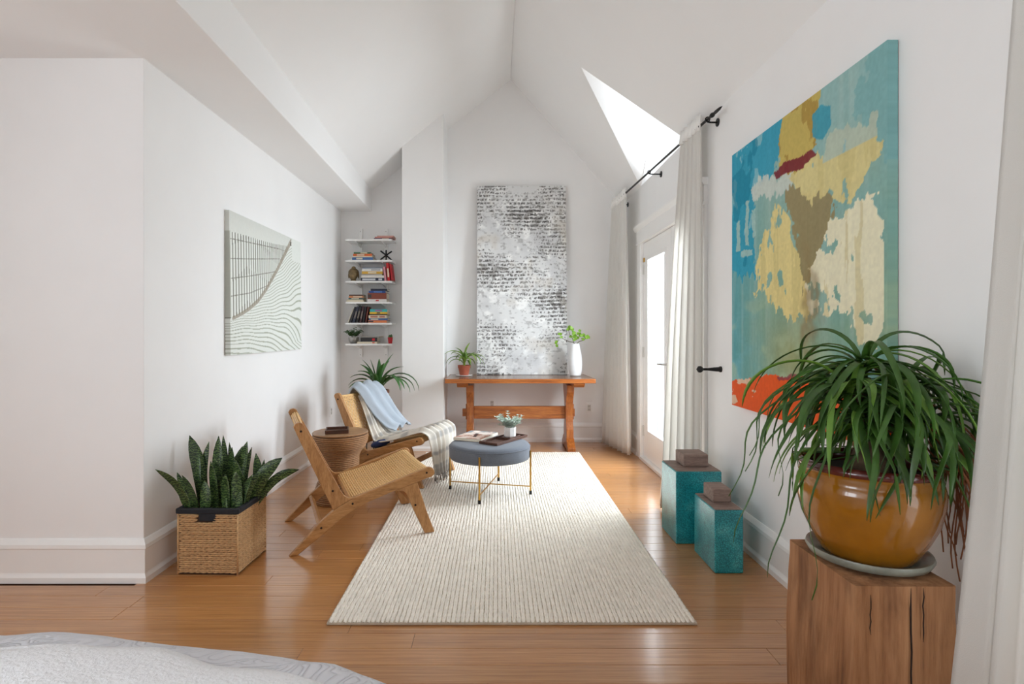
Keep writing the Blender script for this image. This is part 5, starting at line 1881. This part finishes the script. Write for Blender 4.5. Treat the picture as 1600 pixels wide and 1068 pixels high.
outlet('wall_outlet', 'white wall outlet right of the trestle table', (1.06, YB, 0.385), 0)
outlet('wall_outlet', 'white wall outlet below the trestle table behind its stretcher', (-0.045, YB, 0.43), 0)
outlet('wall_outlet', 'white wall outlet on the left wall near the alcove', (XL, 5.95, 0.40), math.radians(90))

t = thing('recessed_light', 'small round recessed spotlight in the left ceiling slope', 'ceiling light', (-0.618, 4.89, zl(-0.618) - 0.0005))
t.rotation_euler = (0, -math.atan(PL), 0)
MB().lathe([(0.030, -0.001), (0.052, -0.001), (0.054, -0.004), (0.048, -0.007), (0.034, -0.006), (0.030, -0.001)], 32).build('trim_ring', M['trim'], t, smooth=40)
MB().lathe([(0, -0.0012), (0.030, -0.0012), (0.031, -0.004), (0.018, -0.007), (0, -0.0075)], 24).build('lamp', M['lamp'], t, smooth=60)

# ------------------------------------------------------------------ bed with quilt and fluffy throw
bed = thing('bed', 'bed with white stitched quilt in the lower left corner', 'bed', (-1.15, 0.2, 0))
MB().box(-0.88, 0.86, -1.05, 0.93, 0.12, 0.30).build('bed_base', M['oakx'], bed, bevel=0.01)
for sx_2 in (-0.8, 0.78):
    for sy_2 in (-0.98, 0.84):
        MB().box(sx_2 - 0.03, sx_2 + 0.03, sy_2 - 0.03, sy_2 + 0.03, 0.0005, 0.12).build('leg', M['oak'], bed)
MB().box(-0.87, 0.85, -1.04, 0.92, 0.301, 0.58).build('mattress', M['ceramic'], bed, bevel=0.06, seg=4, smooth=40)


def bed_outline(x):
    """front edge (world y) of the quilt top for world x, at z about 0.58"""
    return float(np.interp(x, [-2.2, -1.1, -0.882, -0.653, -0.447, -0.303, -0.20, -0.12, -0.06], [1.20, 1.235, 1.227, 1.197, 1.161, 1.118, 1.065, 0.985, 0.86]))


def sheet(name, z_top, drop, inset, rough_, parent, mat, nx=120, solid=0.006, seed=0, edge_wave=0.0, xlo=-2.06, xhi=-0.02, sub=None):
    """cloth over the bed: rows run from the headboard side to the rounded front edge, then down"""
    rows = []
    ny, nd = 50, 14
    for i in range(nx):
        u = i / (nx - 1)
        # outline parameter: front edge then round the right side
        if u < 0.62:
            x = xlo + (xhi - 0.16 - xlo) * (u / 0.62)
            e = Vector((x, bed_outline(x) - inset + edge_wave * math.sin(x * 13 + seed) + edge_wave * 0.6 * math.sin(x * 29), 0))
            nrm = Vector((0.0, 1, 0)) if x < -0.5 else Vector((0.35, 1, 0)).normalized()
            inner = Vector((x, 0.2, 0))
        else:
            f = (u - 0.62) / 0.38
            a = f * 1.0
            yy = bed_outline(xhi - 0.16) - inset
            ang = min(1, f / 0.35) * math.pi / 2
            if f < 0.35:
                e = Vector((xhi - 0.16 + 0.12 * math.sin(ang), yy - 0.16 * (1 - math.cos(ang)), 0))
            else:
                e = Vector((xhi - 0.04, yy - 0.16 - (f - 0.35) / 0.65 * (yy + 0.55), 0))
            nrm = Vector((math.sin(ang), math.cos(ang), 0))
            inner = Vector((xhi - 0.55, min(0.2, e.y), 0))
            e.x -= inset * 0.8
        rows.append((e, nrm.normalized(), inner))
    P = np.zeros((nx, ny + nd, 3))
    for i, (e, nrm, inn_) in enumerate(rows):
        for j in range(ny):
            s = j / (ny - 1)
            p = inn_.lerp(e, s)
            h = z_top - 0.05 * max(0, (s - 0.86) / 0.14) ** 2 * (1 if drop > 0.1 else 0.3)
            P[i, j] = (p.x, p.y, h)
        for j in range(nd):
            s = (j + 1) / nd
            wv = 0.018 * math.sin(i * 0.45) * s
            p = e + nrm * (0.04 * math.sin(min(1, s * 2.5) * math.pi / 2) * min(1, drop * 5) + wv * min(1, drop * 4))
            P[i, ny + j] = (p.x, p.y, (z_top - (0.05 if drop > 0.1 else 0.015)) - drop * s)
    nz_ = fbm(P[:, :, 0] * 5, P[:, :, 1] * 5, seed, 3) - 0.5
    P[:, :ny, 2] += nz_[:, :ny] * rough_
    return MB().grid(P).build(name, mat, parent, smooth=180, solid=solid)


q = sheet('quilt', 0.652, 0.53, 0.045, 0.02, None, M['quilt'], seed=1)
q.parent = bed
q.matrix_parent_inverse = Matrix.Translation(Vector((1.15, -0.2, 0)))
fl_ = sheet('fluffy_throw', 0.684, 0.004, 0.205, 0.022, None, M['fluff'], solid=0.024, seed=4, edge_wave=0.012, xhi=-0.04)
tag(fl_, 'fluffy white throw spread over the quilt on the bed', 'throw')
